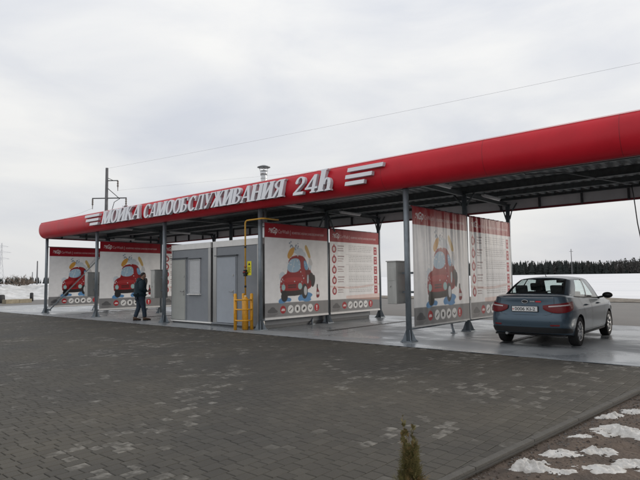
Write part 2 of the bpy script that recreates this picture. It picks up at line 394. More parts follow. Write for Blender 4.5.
# ------------------------------------------------------------------ canopy
canopy = empty('wash_canopy', label='long flat red canopy on grey steel posts over the car wash bays', cat='canopy')
Y0, Y1 = -.10, DB+.10           # fascia inner bottom lines
XL, XR = KX[0]-.10, KX[5]+.35
ZB, ZT = 3.565, 4.335
prof = []                        # (outward, z)
for i in range(19):
    a = -math.pi/2+math.pi*i/18
    ca, sa = math.cos(a), math.sin(a)
    o_ = .29*(abs(ca)**(.55 if sa > 0 else 1.1)); z_ = (ZB+ZT)/2+.03*(1-abs(sa))+(ZT-ZB)/2*(abs(sa)**.95)*(1 if sa > 0 else -1)
    prof.append((o_, z_))
def plan_loop(off, rc=.22, n=8):
    """rounded rectangle round the canopy, off metres outside the inner line"""
    r = rc+off*.55; x0, x1, y0, y1 = XL-off, XR+off, Y0-off, Y1+off
    pts = []
    for cx, cy, a0 in ((x1-r, y0+r, -90), (x1-r, y1-r, 0), (x0+r, y1-r, 90), (x0+r, y0+r, 180)):
        for i in range(n+1):
            a = R(a0+90*i/n); pts.append((cx+r*math.cos(a), cy+r*math.sin(a)))
    # subdivide straight runs
    out = []
    for i, p in enumerate(pts):
        q_ = pts[(i+1) % len(pts)]; d = math.hypot(q_[0]-p[0], q_[1]-p[1]); k = max(1, int(d/.6)) if d > 1 else 1
        for j in range(k): out.append((p[0]+(q_[0]-p[0])*j/k, p[1]+(q_[1]-p[1])*j/k))
    return out
base = plan_loop(0)
mb = MB(); rows = []
ref = plan_loop(.15)
nP = len(ref)
def loop_at(off):
    # same parametrisation for each offset: scale from ref normals
    out = []
    for i in range(nP):
        p, a, b_ = ref[i], ref[i-1], ref[(i+1) % nP]
        tx, ty = b_[0]-a[0], b_[1]-a[1]; l_ = math.hypot(tx, ty); out.append((p[0]+ty/l_*(off-.15), p[1]-tx/l_*(off-.15)))
    return out
for k_, (o_, z_) in enumerate(prof):
    lp = loop_at(o_)
    row = []
    for i, (x, y) in enumerate(lp):
        # slight unevenness of the stretched cladding, stronger at the far end
        w_ = .018*(fbm(x*.35, z_*2, 2, 4)-.5)*math.sin(math.pi*k_/18)*(1+1.6*sstep(-13, -18, x))
        row.append((x, y-w_ if y < 1 else y, z_+w_*.5))
    rows.append(row+[row[0]])
mb.grid(rows)
fas = mb.build('fascia', RED, canopy, fix=False)
# lower lip flange, underside shade in its red, and painted pink top highlight
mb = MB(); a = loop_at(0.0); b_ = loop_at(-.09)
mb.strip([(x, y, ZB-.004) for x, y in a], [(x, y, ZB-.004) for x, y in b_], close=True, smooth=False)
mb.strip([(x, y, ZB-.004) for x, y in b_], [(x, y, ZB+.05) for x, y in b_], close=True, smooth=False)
mb.build('lower_lip', mat('shaded_red_lip', (.16, .010, .016), .5, var=.15), canopy)
mb = MB(); a = loop_at(prof[15][0]+.006); b_ = loop_at(prof[16][0]+.012)
mb.strip([(x, y, prof[15][1]+.02) for x, y in a], [(x, y, prof[16][1]+.012) for x, y in b_], close=True, smooth=False)
mb.build('top_highlight', mat('pink_red_highlight', (.62, .10, .12), .35, var=.1), canopy)
# fascia seam rings every ~2.5 m are faint joints: thin dark strips following the profile
seam_m = mat('fascia_seam', (.22, .010, .018), .5)
x = XL+2.2
while x < XR:
    mb = MB()
    l1 = []; l2 = []
    for k_, (o_, z_) in enumerate(prof[1:-1]):
        w_ = .018*(fbm(x*.35, z_*2, 2, 4)-.5)*math.sin(math.pi*(k_+1)/18)*(1+1.6*sstep(-13, -18, x))
        l1.append((x, Y0-o_-.0012-w_, z_+w_*.5)); l2.append((x+.008, Y0-o_-.0012-w_, z_+w_*.5))
    mb.strip(l1, l2); mb.build('seam', seam_m, canopy); x += 2.52
# trapezoidal deck: ribs along y
mb = MB(); zd = 3.98
pts = []; x = XL+.02
while x < XR:
    pts += [(x, zd+.06), (x+.11, zd+.06), (x+.14, zd), (x+.22, zd), (x+.25, zd+.06)]; x += .25
mb.strip([(p[0], Y0+.02, p[1]) for p in pts], [(p[0], Y1-.02, p[1]) for p in pts], smooth=False)
mb.build('roof_deck', DECK, canopy)
mb = MB(); mb.box((XL-.02, Y0-.02, 4.18), (XR+.02, Y1+.02, 4.20)); mb.build('roof_top', mat('roof_membrane', (.3, .3, .3), .8), canopy)
# steel beams (I sections): three along x, cross beams along y on each column line + between
def ibeam(p0, p1, h, w, name, m=GALVD):
    q = MB(); p0, p1 = Vector(p0), Vector(p1); d = (p1-p0); Lh = d.length; t_ = .012
    ang = math.atan2(d.y, d.x); Mx = Matrix.Translation(p0) @ Matrix.Rotation(ang, 4, 'Z')
    q.box((0, -w/2, -h), (Lh, w/2, -h+t_), M=Mx); q.box((0, -w/2, -t_), (Lh, w/2, 0), M=Mx); q.box((0, -.006, -h+t_), (Lh, .006, -t_), M=Mx)
    return q.build(name, m, canopy)
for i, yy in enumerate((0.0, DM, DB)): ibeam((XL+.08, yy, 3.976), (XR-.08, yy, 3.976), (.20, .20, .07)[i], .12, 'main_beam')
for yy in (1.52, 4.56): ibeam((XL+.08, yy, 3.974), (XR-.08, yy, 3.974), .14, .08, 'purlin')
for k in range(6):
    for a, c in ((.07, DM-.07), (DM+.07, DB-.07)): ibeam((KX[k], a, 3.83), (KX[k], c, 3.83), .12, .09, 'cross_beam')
# inner cladding of the fascia with studs
q = MB(); q.box((XL+.06, Y1-.075, ZB+.052), (XR-.06, Y1-.055, 4.05)); q.build('inner_panel', INNER, canopy)
q = MB(); q.box((XL+.055, Y0+.10, ZB+.052), (XL+.075, Y1-.10, 4.05)); q.build('inner_panel', INNER, canopy)
stud_me = MB().box((-.028, -.03, ZB+.02), (.028, .03, 3.97)).mesh('stud', STUDM)
x = XL+.55
while x < XR-.1: link('stud', stud_me, canopy, (x, Y1-.115, 0)); x += 1.22
yy = Y0+.8
while yy < Y1-.2: link('stud', stud_me, canopy, (XL+.115, yy, 0)); yy += 1.22
# columns with base plate and gussets
def column_mesh(h):
    q = MB(); q.cyl((0, 0, .014), (0, 0, h), .068, n=20); return q.mesh('column', GALV)
COLM = column_mesh(3.765)
q = MB(); q.bbox((-.15, -.15, .0), (.15, .15, .018), .003)
for a in range(4):
    Mx = Matrix.Rotation(math.pi/2*a+math.pi/4, 4, 'Z')
    vs = [Mx @ Vector(p) for p in ((.06, -.005, .018), (.17, -.005, .018), (.068, -.005, .27), (.06, .005, .018), (.17, .005, .018), (.068, .005, .27))]
    q.add(vs, [(0, 1, 2), (5, 4, 3), (0, 3, 4, 1), (1, 4, 5, 2), (2, 5, 3, 0)])
for sx_ in (-1, 1):
    for sy_ in (-1, 1): q.cyl((sx_*.12, sy_*.12, .018), (sx_*.12, sy_*.12, .045), .012, n=6)
BASEM = q.mesh('base_plate', GALV)
q = MB(); q.bbox((-.10, -.10, 3.755), (.10, .10, 3.772), .003); CAPM = q.mesh('cap_plate', GALVD)
BOX_L, BOX_R = KX[2]+.10, KX[3]-.16      # building extent in x
for k in range(6):
    for yy in (0, DM, DB):
        if k == 2 and yy == DM: pass
        c = link('column', COLM, canopy, (KX[k], yy, .002))
        link('base_plate', BASEM, c); link('cap_plate', CAPM, c)
    # knee braces on the back columns
    for sgn in (-1, 1):
        q = MB(); q.tube([(KX[k]+sgn*.06, DB, 3.30), (KX[k]+sgn*.13, DB, 3.55), (KX[k]+sgn*.30, DB, 3.80)], .022, 8); q.build('knee_brace', GALVD, canopy)
for sgn in (-1, 1):
    q = MB(); q.cyl((KX[3]+sgn*.02, DM, 3.75), (KX[3]+sgn*.40-.04, DM, 3.05), .030, n=8); q.build('roof_strut', GALVD, canopy)
    q = MB(); q.cyl((KX[4]+sgn*.06, DM, 3.45), (KX[4]+sgn*.30, DM, 3.78), .028, n=8); q.build('roof_strut', GALVD, canopy)
# steel tube rails carrying the banners, and the diagonal wind brace at the far end
BT, BB = 3.159, .313
for k in (0, 1, 3, 4, 5):
    for a, c in ((.06, DM-.06), (DM+.06, DB-.06)):
        for z in (BT+.02, BB-.03):
            q = MB(); q.cyl((KX[k], a, z), (KX[k], c, z), .022, n=8); q.build('banner_rail', GALV, canopy)
    g_ = KX[k]
    q = MB(); q.cyl((g_-.07, 2.335, .0), (g_-.28, 2.56, .34), .035, n=10); q.bbox((g_-.14, 2.27, .001), (g_, 2.40, .02), .003); q.build('foot_strut', GALV, canopy)
q = MB(); q.cyl((KX[0]+.19, .12, .16), (KX[0]+.19, 2.95, 3.12), .030, n=10); q.bbox((KX[0]+.05, .06, .10), (KX[0]+.21, .18, .22), .005); q.build('diagonal_brace', GALV, canopy)

# ------------------------------------------------------------------ canopy lettering
SH = .17
class Glyph:
    def __init__(s): s.parts = []
    def poly(s, pts): s.parts.append(pts); return s
    def stem(s, x, y0=0, y1=1, w=.29, serif=True, sb=True, st=True):
        s.poly([(x-w/2, y0), (x+w/2, y0), (x+w/2, y1), (x-w/2, y1)])
        if serif:
            if sb: s.poly([(x-w/2-.075, y0), (x+w/2+.075, y0), (x+w/2+.05, y0+.075), (x-w/2-.05, y0+.075)])
            if st: s.poly([(x-w/2-.05, y1-.075), (x+w/2+.05, y1-.075), (x+w/2+.075, y1), (x-w/2-.075, y1)])
        return s
    def diag(s, x0, y0, x1, y1, w): return s.poly([(x0-w/2, y0), (x0+w/2, y0), (x1+w/2, y1), (x1-w/2, y1)])
    def bar(s, x0, x1, y, h=.09): return s.poly([(x0, y-h/2), (x1, y-h/2), (x1, y+h/2), (x0, y+h/2)])
    def ring(s, cx, cy, rx, ry, tx, ty, a0=0, a1=360, n=20):
        for i in range(n):
            b0, b1 = R(a0+(a1-a0)*i/n), R(a0+(a1-a0)*(i+1)/n)
            s.poly([(cx+rx*math.cos(b0), cy+ry*math.sin(b0)), (cx+rx*math.cos(b1), cy+ry*math.sin(b1)),
                    (cx+(rx-tx)*math.cos(b1), cy+(ry-ty)*math.sin(b1)), (cx+(rx-tx)*math.cos(b0), cy+(ry-ty)*math.sin(b0))])
        return s
def glyph(c):
    g = Glyph(); T, t_ = .31, .18
    if c == 'М': g.stem(.12, w=t_).stem(.92, w=T).diag(.17, 1, .50, 0, T).diag(.50, 0, .87, 1, t_); w = 1.06
    elif c in 'ИЙ':
        g.stem(.15).stem(.68).diag(.22, .12, .61, .88, .16); w = .84
        if c == 'Й': g.ring(.43, 1.17, .17, .13, .07, .07, 180, 360, 8)
    elif c == 'О': g.ring(.42, .5, .42, .52, .24, .10, n=28); w = .84
    elif c == 'К': g.stem(.15).diag(.24, .46, .60, 1, .12).diag(.72, 0, .36, .58, .20).bar(.5, .74, .965, .07).bar(.60, .84, .037, .075); w = .84
    elif c == 'А': g.diag(.08, 0, .40, 1, .11).diag(.70, 0, .44, 1, .21).bar(.2, .6, .31).bar(-.02, .22, .037, .075).bar(.54, .86, .037, .075); w = .84
    elif c == 'Л': g.diag(.10, 0, .32, 1, .11).diag(.66, 0, .64, 1, .20).bar(.2, .76, .96, .08).bar(.0, .24, .037, .075).bar(.50, .82, .037, .075); w = .82
    elif c == 'С': g.ring(.44, .5, .43, .52, .25, .10, 42, 318, 24).poly([(.66, .64), (.75, .64), (.75, .98), (.70, .98)]).poly([(.70, .20), (.76, .14), (.66, .06), (.62, .12)]); w = .80
    elif c == 'Б': g.stem(.15).bar(.2, .66, .96, .08).poly([(.60, .78), (.68, .74), (.68, 1), (.60, 1)]).ring(.30, .285, .42, .285, .19, .08, -90, 90, 14); w = .78
    elif c == 'В': g.stem(.15).ring(.28, .75, .36, .25, .17, .08, -90, 90, 12).ring(.28, .265, .44, .27, .19, .08, -90, 90, 12); w = .78
    elif c == 'У': g.diag(.40, .34, .14, 1, .22).diag(.30, .04, .70, 1, .11).bar(.0, .34, .963, .075).bar(.56, .86, .963, .075).ring(.24, .09, .10, .10, .099, .099, n=12); w = .80
    elif c == 'Ж': g.stem(.52).diag(.62, .5, .90, 1, .12).diag(.42, .5, .14, 1, .12).diag(.98, 0, .68, .58, .20).diag(.06, 0, .36, .58, .20).bar(.80, 1.0, .965, .07).bar(.04, .24, .965, .07); w = 1.06
    elif c == 'Н': g.stem(.15).stem(.70).bar(.2, .66, .52, .09); w = .86
    elif c == 'Я': g.stem(.62).ring(.46, .735, .40, .265, .18, .08, 90, 270, 14).diag(.12, 0, .40, .52, .20).bar(-.02, .22, .037, .075).bar(.42, .6, .5, .08); w = .78
    elif c == '2': g.ring(.36, .72, .30, .30, .17, .08, -25, 175, 16).diag(.10, .1, .56, .62, .16).bar(.04, .68, .08, .16).ring(.15, .72, .10, .10, .099, .099, n=10); w = .74
    elif c == '4': g.stem(.52, w=.19, st=False).diag(.06, .26, .50, 1, .12).bar(.0, .76, .27, .11); w = .80
    elif c == 'h': g.stem(.15, y1=1.2).ring(.44, .36, .26, .36, .19, .10, 0, 180, 14).stem(.61, y1=.38, st=False, w=.19); w = .82
    else: w = .45
    return g, w
def fascia_y(z):
    """outer surface of the front fascia at height z"""
    best = None
    for i in range(len(prof)-1):
        if prof[i][1] <= z <= prof[i+1][1]:
            f = (z-prof[i][1])/(prof[i+1][1]-prof[i][1]); return Y0-(prof[i][0]*(1-f)+prof[i+1][0]*f)
    return Y0-.1
sign = empty('canopy_sign', (-8, -.42, 3.75), label='white raised serif letters and stripes mounted along the red canopy front', cat='sign')
YF = -.50                        # front plane of the letters
def letter(c, x0, z0, h, wscale):
    g, w = glyph(c); q = MB()
    for i, poly in enumerate(g.parts):
        area = sum(poly[j][0]*poly[(j+1) % len(poly)][1]-poly[(j+1) % len(poly)][0]*poly[j][1] for j in range(len(poly)))
        if area < 0: poly = poly[::-1]
        k = len(poly); fr = []; bk = []; e = .0006*(i % 9)
        for a, b_ in poly:
            x = x0+(a+SH*b_)*h*wscale; z = z0+b_*h
            tilt = (z-3.93)*.10        # letters lean back a little with the cladding
            fr.append((x, YF+e+tilt, z)); bk.append((x, YF+.115+tilt, z))
        q.add(fr, [tuple(range(k))], 0)
        q.add(fr+bk, [(j, k+j, k+(j+1) % k, (j+1) % k) for j in range(k)], 1)
    o = q.build('letter', [LETTER, LSIDE]); o.parent = sign; o.matrix_parent_inverse = Matrix.Translation(-Vector(sign.location))
    return x0+w*h*wscale
def run(text, xa, xb, z0, h, gap=.035):
    tot = sum((glyph(c)[1]+gap) for c in text)-gap
    ws = (xb-xa)/(tot*h+0)                     # fit to the measured width
    x = xa
    for c in text:
        if c == ' ': x += (.45+gap)*h*ws; continue
        x = letter(c, x, z0, h, ws)+gap*h*ws
run('МОЙКА', -13.80, -10.95, 3.745, .52)
run('САМООБСЛУЖИВАНИЯ', -10.72, -3.62, 3.728, .485)
run('24h', -3.22, -1.86, 3.705, .475)
def stripe(x0, x1, z0, h):
    q = MB(); sl_ = SH*h*.9
    fr = [(x0, YF+(z0-3.93)*.1, z0), (x1, YF+(z0-3.93)*.1, z0), (x1+sl_, YF+(z0+h-3.93)*.1, z0+h), (x0+sl_, YF+(z0+h-3.93)*.1, z0+h)]
    bk = [(a, b_+.11, c) for a, b_, c in fr]
    q.add(fr, [(0, 1, 2, 3)], 0); q.add(fr+bk, [(j, 4+j, 4+(j+1) % 4, (j+1) % 4) for j in range(4)], 1)
    o = q.build('stripe', [LETTER, LSIDE]); o.parent = sign; o.matrix_parent_inverse = Matrix.Translation(-Vector(sign.location))
for a, b_, z in ((-15.28, -14.05, 4.115), (-15.15, -14.08, 3.935), (-14.78, -14.10, 3.765)): stripe(a, b_, z, .105)
for a, b_, z in ((-1.36, -.31, 4.085), (-1.42, -.62, 3.915), (-1.42, -.84, 3.745)): stripe(a, b_, z, .095)

# ------------------------------------------------------------------ banners (printed vinyl)
BW, BH = 2.87, BT-BB
RES = 300; SSF = 2
PW = RES*SSF; PH = int(RES*BH/BW)*SSF
YY, XX = np.mgrid[0:PH, 0:PW]; UU = (XX+.5)/PW; VV = (YY+.5)/PW      # both in banner widths, v downward
VH = PH/PW
def fill(img, pts, col):
    pts = np.array(pts); x0, y0 = pts.min(0); x1, y1 = pts.max(0)
    ix0, ix1 = max(0, int(x0*PW)), min(PW, int(x1*PW)+2); iy0, iy1 = max(0, int(y0*PW)), min(PH, int(y1*PW)+2)
    if ix0 >= ix1 or iy0 >= iy1: return
    u, v = UU[iy0:iy1, ix0:ix1], VV[iy0:iy1, ix0:ix1]; ins = np.zeros(u.shape, bool); n = len(pts)
    for i in range(n):
        (xa, ya), (xb, yb) = pts[i], pts[(i+1) % n]
        if ya == yb: continue
        c = ((ya > v) != (yb > v)) & (u < (xb-xa)*(v-ya)/(yb-ya)+xa); ins ^= c
    img[iy0:iy1, ix0:ix1][ins] = col
FILL0 = fill
def ell(img, cx, cy, rx, ry, col, n=36, a=0):
    fill(img, [(cx+rx*math.cos(t)*math.cos(a)-ry*math.sin(t)*math.sin(a), cy+rx*math.cos(t)*math.sin(a)+ry*math.sin(t)*math.cos(a)) for t in (2*math.pi*i/n for i in range(n))], col)
def smooth_poly(pts, it=2):
    for _ in range(it):
        o = []
        for i in range(len(pts)):
            a, b_ = pts[i], pts[(i+1) % len(pts)]; o += [(a[0]*.75+b_[0]*.25, a[1]*.75+b_[1]*.25), (a[0]*.25+b_[0]*.75, a[1]*.25+b_[1]*.75)]
        pts = o
    return pts
def blob(img, pts, col, it=2): fill(img, smooth_poly(pts, it), col)
def text_tris(s, bold=0.0):
    cu = bpy.data.curves.new('t', 'FONT'); cu.body = s; cu.offset = bold; o = bpy.data.objects.new('t', cu); COL.objects.link(o)
    dg = bpy.context.evaluated_depsgraph_get(); me = o.evaluated_get(dg).to_mesh(); me.calc_loop_triangles()
    v = [(p.co.x, p.co.y) for p in me.vertices]; tr = [[v[i] for i in t.vertices] for t in me.loop_triangles]
    o.evaluated_get(dg).to_mesh_clear(); bpy.data.objects.remove(o); bpy.data.curves.remove(cu); return tr
def text(img, s, u, v, size, col, width=None, bold=0.0, shear=0):
    tr = text_tris(s, bold)
    if not tr: return
    xm = max(p[0] for t in tr for p in t); k = size if width is None else width/xm
    for t in tr: fill(img, [(u+(p[0]+shear*p[1])*k, v-p[1]*size) for p in t], col)
C_RED, C_WHITE, C_GREY = (.33, .009, .020), (.88, .88, .885), (.235, .235, .24)
def base_print():
    img = np.zeros((PH, PW, 3), np.float32); img[:] = C_WHITE
    hb = .148; img[VV < hb] = C_RED
    # logo, name, rule, line of text
    w = (.80, .78, .78)
    text(img, 'экGр', .055, .100, .085, w, .125, .02, .2); text(img, 'CarWash', .195, .098, .055, (.62, .45, .46), .165)
    fill(img, [(.378, .06), (.383, .06), (.383, .112), (.378, .112)], (.65, .5, .5))
    text(img, 'КОМПЛЕКС МОЙКИ САМООБСЛУЖИВАНИЯ', .405, .096, .030, (.66, .52, .53), .53, .01)
    fv = VH-.158; img[VV > fv] = C_GREY; img[VV > VH-.012] = (.6, .6, .6)
    cy = fv+.075
    blob(img, [(.03, cy+.03), (.045, cy-.005), (.07, cy-.012), (.095, cy-.035), (.135, cy-.03), (.155, cy-.005), (.18, cy+.005), (.185, cy+.03)], (.11, .11, .115))
    for i in range(3): fill(img, [(.035, cy+.036+i*.010), (.185-i*.02, cy+.036+i*.010), (.185-i*.02, cy+.041+i*.010), (.035, cy+.041+i*.010)], (.12, .12, .125))
    ell(img, .262, cy, .042, .042, (.36, .014, .024)); fill(img, [(.235, cy+.004), (.255, cy-.012), (.288, cy-.008), (.292, cy+.012), (.24, cy+.014)], (.7, .6, .6))
    for i in range(4):
        cx = .378+i*.105; ell(img, cx, cy, .044, .044, (.78, .78, .78)); d = (.05, .05, .055)
        if i == 0: fill(img, [(cx-.026, cy+.016), (cx+.012, cy-.014), (cx+.026, cy-.02), (cx+.02, cy-.004), (cx-.018, cy+.024)], d)
        if i == 1: fill(img, [(cx-.016, cy-.018), (cx+.016, cy-.018), (cx+.014, cy+.022), (cx-.014, cy+.022)], d)
        if i == 2: blob(img, [(cx-.024, cy+.016), (cx-.02, cy), (cx, cy-.018), (cx+.02, cy-.02), (cx+.024, cy+.004), (cx+.006, cy+.01), (cx, cy+.02)], d, 1)
        if i == 3: fill(img, [(cx-.026, cy-.01), (cx+.0, cy+.008), (cx+.026, cy-.016), (cx+.02, cy+.008), (cx, cy+.02), (cx-.022, cy+.004)], d)
    ell(img, .80, cy, .042, .044, (.42, .014, .024)); fill(img, [(.79, cy-.026), (.812, cy-.026), (.807, cy+.008), (.795, cy+.008)], (.8, .76, .76)); ell(img, .801, cy+.022, .007, .007, (.8, .76, .76))
    return img
def art_print():
    tu = lambda p: (.215+(p[0]-.225)*.92, .31+(p[1]-.28)*.93)
    def fill(im, pts, col): FILL0(im, [tu(p) for p in pts], col)
    def blob(im, pts, col, it=2): fill(im, smooth_poly(pts, it), col)
    def ell(im, cx, cy, rx, ry, col, n=36, a=0): fill(im, [(cx+rx*math.cos(t)*math.cos(a)-ry*math.sin(t)*math.sin(a), cy+rx*math.cos(t)*math.sin(a)+ry*math.sin(t)*math.cos(a)) for t in (2*math.pi*i/n for i in range(n))], col)
    """plain picture of a red car being washed: suds, brush, sponge, puddle, spray bottle"""
    img = base_print(); r = random.Random(3)
    blue = (.10, .27, .52)
    blob(img, [(.20, .815), (.26, .78), (.36, .785), (.42, .80), (.40, .84), (.33, .83), (.27, .855), (.21, .85)], blue)
    blob(img, [(.52, .79), (.60, .745), (.72, .73), (.80, .765), (.74, .80), (.77, .83), (.68, .85), (.60, .83), (.54, .84)], blue)
    for cx, cy, rx, ry in ((.27, .55, .05, .06), (.30, .61, .05, .04), (.50, .235, .07, .04), (.56, .255, .07, .045), (.62, .29, .05, .04), (.74, .42, .03, .07), (.70, .66, .06, .03)): ell(img, cx, cy, rx, ry, (.60, .66, .72))
    blob(img, [(.66, .13+.04), (.69, .17), (.74, .26), (.76, .33), (.72, .33), (.69, .27), (.65, .21)], (.62, .42, .15)); blob(img, [(.715, .32), (.765, .33), (.80, .41), (.74, .42)], (.62, .62, .62))
    blob(img, [(.345, .30), (.40, .22), (.48, .19), (.47, .26), (.42, .32), (.37, .35)], (.66, .34, .06))
    red, dk = (.30, .012, .018), (.17, .008, .012)
    blob(img, [(.225, .66), (.24, .57), (.30, .525), (.345, .51), (.355, .42), (.38, .34), (.46, .30), (.60, .295), (.67, .34), (.71, .44), (.765, .48), (.79, .58), (.775, .67), (.68, .71), (.62, .75), (.50, .76), (.34, .77), (.24, .745)], red, 1)
    blob(img, [(.635, .34), (.67, .35), (.71, .45), (.765, .49), (.785, .58), (.765, .66), (.68, .68), (.665, .52)], dk, 1)
    blob(img, [(.345, .485), (.36, .39), (.42, .34), (.53, .33), (.575, .37), (.575, .47), (.47, .505)], (.36, .52, .66))       # windscreen
    fill(img, [(.42, .48), (.47, .355), (.485, .355), (.435, .485)], (.52, .64, .72))
    blob(img, [(.625, .36), (.67, .355), (.715, .43), (.71, .47), (.65, .47)], (.16, .36, .56))                                # side window
    blob(img, [(.69, .53), (.72, .52), (.72, .62), (.69, .64)], (.42, .5, .56))
    blob(img, [(.29, .57), (.45, .55), (.60, .56), (.60, .60), (.45, .605), (.30, .62)], (.40, .03, .035))                     # bonnet sheen
    for yy in (.64, .665): fill(img, [(.36, yy), (.50, yy-.004), (.50, yy+.012), (.36, yy+.016)], (.07, .01, .012))
    ell(img, .285, .67, .03, .035, (.35, .55, .56)); ell(img, .565, .66, .035, .038, (.35, .55, .56))
    blob(img, [(.235, .70), (.40, .715), (.60, .70), (.66, .69), (.65, .755), (.45, .775), (.26, .765)], (.025, .02, .022))
    ell(img, .30, .775, .055, .06, (.02, .02, .022)); ell(img, .645, .72, .055, .09, (.02, .02, .022)); ell(img, .66, .715, .028, .055, (.55, .57, .6)); ell(img, .80, .60, .035, .075, (.02, .02, .022), a=.2); ell(img, .765, .55, .04, .05, (.03, .02, .022))
    for i in range(16): ell(img, .44+r.gauss(0, .05), .17+.03*r.random()+r.gauss(0, .018), .006+.006*r.random(), .007+.006*r.random(), (.28, .34, .42))
    for i in range(30): ell(img, r.uniform(.25, .76), r.uniform(.3, .62), .004+.006*r.random(), .005+.006*r.random(), (.72, .74, .77))
    for i in range(12): ell(img, r.uniform(.2, .3), r.uniform(.45, .7), .004, .005, (.45, .55, .66))
    blob(img, [(.855, .74), (.865, .70), (.862, .66), (.885, .66), (.89, .70), (.915, .73), (.915, .80), (.855, .81)], (.22, .012, .02)); fill(img, [(.86, .735), (.91, .735), (.91, .765), (.86, .765)], (.68, .66, .66)); fill(img, [(.866, .64), (.885, .64), (.887, .69), (.864, .69)], (.03, .02, .02))
    return img
def info_print():
    img = base_print(); r = random.Random(5)
    for i in range(5):
        v = .235+i*.124; ell(img, .08, v, .042, .046, (.36, .02, .035)); ell(img, .08, v, .022, .026, (.70, .62, .62)); fill(img, [(.072, v-.06), (.088, v-.06), (.092, v-.03), (.068, v-.03)], (.36, .02, .035))
        for j in range(3): fill(img, [(.145, v-.04+j*.026), (.145+r.uniform(.06, .13), v-.04+j*.026), (.26, v-.031+j*.026), (.145, v-.031+j*.026)] if j else [(.145, v-.045), (.27, v-.045), (.27, v-.033), (.145, v-.033)], (.33, .25, .26))
        for j in range(4):
            x1 = .86-(.12*r.random() if j == 3 else .02*r.random()); y_ = v-.05+j*.021; x = .36
            while x < x1:
                w = r.uniform(.015, .05); fill(img, [(x, y_), (min(x+w, x1), y_), (min(x+w, x1), y_+.007), (x, y_+.007)], (.46, .45, .46)); x += w+.008
        if i: fill(img, [(.30, v-.066), (.88, v-.066), (.88, v-.063), (.30, v-.063)], (.5, .48, .48))
        fill(img, [(.885, v-.05), (.955, v-.05), (.955, v+.05), (.885, v+.05)], (.42, .03, .05)); fill(img, [(.90, v-.03), (.94, v-.03), (.94, v-.018), (.90, v-.018)], (.72, .6, .6)); fill(img, [(.905, v+.005), (.935, v+.005), (.935, v+.03), (.905, v+.03)], (.7, .5, .5))
    def blend(mask, col, a): img[mask] = img[mask]*(1-a)+np.array(col)*a
    blend((VV > .665+.02*np.sin(UU*4)) & (VV < .69+.02*np.sin(UU*4)), (.62, .30, .22), .35)
    blend((VV > .80-.02*UU) & (VV < .845+.02*UU-.03*(1-UU)) & (UU > .3), (.70, .36, .26), .45)
    return img
def vinyl(name, spec, rough, trans):
    m = bpy.data.materials.new(name); m.use_nodes = True; t = m.node_tree; n = t.nodes.new; l = t.links.new; b = t.nodes['Principled BSDF']
    at = n('ShaderNodeVertexColor'); at.layer_name = 'print'
    tc = n('ShaderNodeTexCoord'); no = n('ShaderNodeTexNoise'); no.inputs['Scale'].default_value = 5; no.inputs['Detail'].default_value = 5; l(tc.outputs['Object'], no.inputs['Vector'])
    mr = n('ShaderNodeMapRange'); mr.inputs['To Min'].default_value = .86; mr.inputs['To Max'].default_value = 1.08; l(no.outputs[0], mr.inputs[0])
    vs = n('ShaderNodeVectorMath'); vs.operation = 'SCALE'; l(at.outputs['Color'], vs.inputs[0]); l(mr.outputs[0], vs.inputs['Scale']); l(vs.outputs[0], b.inputs['Base Color'])
    b.inputs['Roughness'].default_value = rough; b.inputs['Specular IOR Level'].default_value = spec
    tr = n('ShaderNodeBsdfTranslucent'); l(vs.outputs[0], tr.inputs[0])
    mi = n('ShaderNodeMixShader'); mi.inputs[0].default_value = trans; l(b.outputs[0], mi.inputs[1]); l(tr.outputs[0], mi.inputs[2]); l(mi.outputs[0], t.nodes['Material Output'].inputs[0])
    return m
VINYL = vinyl('printed_vinyl_taut', .22, .5, .06); VINYL2 = vinyl('printed_vinyl_loose', .55, .33, .34)
def banner_mesh(img, name, amp, seed):
    nx, nz = RES, PH//SSF
    small = img.reshape(nz, SSF, nx, SSF, 3).mean((1, 3))
    # vertex colours from the four neighbouring cells
    pad = np.pad(small, ((1, 1), (1, 1), (0, 0)), 'edge'); vc = (pad[:-1, :-1]+pad[1:, :-1]+pad[:-1, 1:]+pad[1:, 1:])/4
    u = np.linspace(0, 1, nx+1); v = np.linspace(0, 1, nz+1); U, V = np.meshgrid(u, v)
    r = np.random.RandomState(seed); w = np.zeros_like(U)
    for i in range(9):
        fq = r.uniform(4, 17); w += np.sin(2*np.pi*(fq*U+r.uniform(-.5, .5)*V)+r.uniform(0, 6.3))*r.uniform(.3, 1)/fq*5*(np.clip(1-V, 0, 1)**1.2*.9+.25)
    w += .8*np.sin(np.pi*U)*np.sin(np.pi*V)
    co = np.stack([amp*w, U*BW, (1-V)*BH], -1).reshape(-1, 3)
    idx = np.arange((nx+1)*(nz+1)).reshape(nz+1, nx+1)
    fs = np.stack([idx[:-1, :-1], idx[1:, :-1], idx[1:, 1:], idx[:-1, 1:]], -1).reshape(-1, 4)
    me = bpy.data.meshes.new(name); me.from_pydata(co.tolist(), [], fs.tolist())
    ca = me.color_attributes.new('print', 'FLOAT_COLOR', 'POINT')
    ca.data.foreach_set('color', np.concatenate([vc.reshape(-1, 3), np.ones(((nx+1)*(nz+1), 1))], 1).astype(np.float32).ravel())
    me.polygons.foreach_set('use_smooth', [True]*len(fs)); me.materials.append(VINYL2 if amp > .008 else VINYL); me.update(); return me
ART, INFO = art_print(), info_print()
RAILW = mat('banner_rail_white', (.62, .62, .62), .45, var=.08)
SHEETS = {}
def sheet(kind, amp, seed):
    key = (kind, amp)
    if key not in SHEETS: SHEETS[key] = banner_mesh(ART if kind == 'art' else INFO, 'printed_sheet', amp, seed)
    return SHEETS[key]
q = MB(); q.bbox((-.014, 0, -.035), (.016, BW, .012), .004); RAIL_ME = q.mesh('bottom_rail', RAILW)
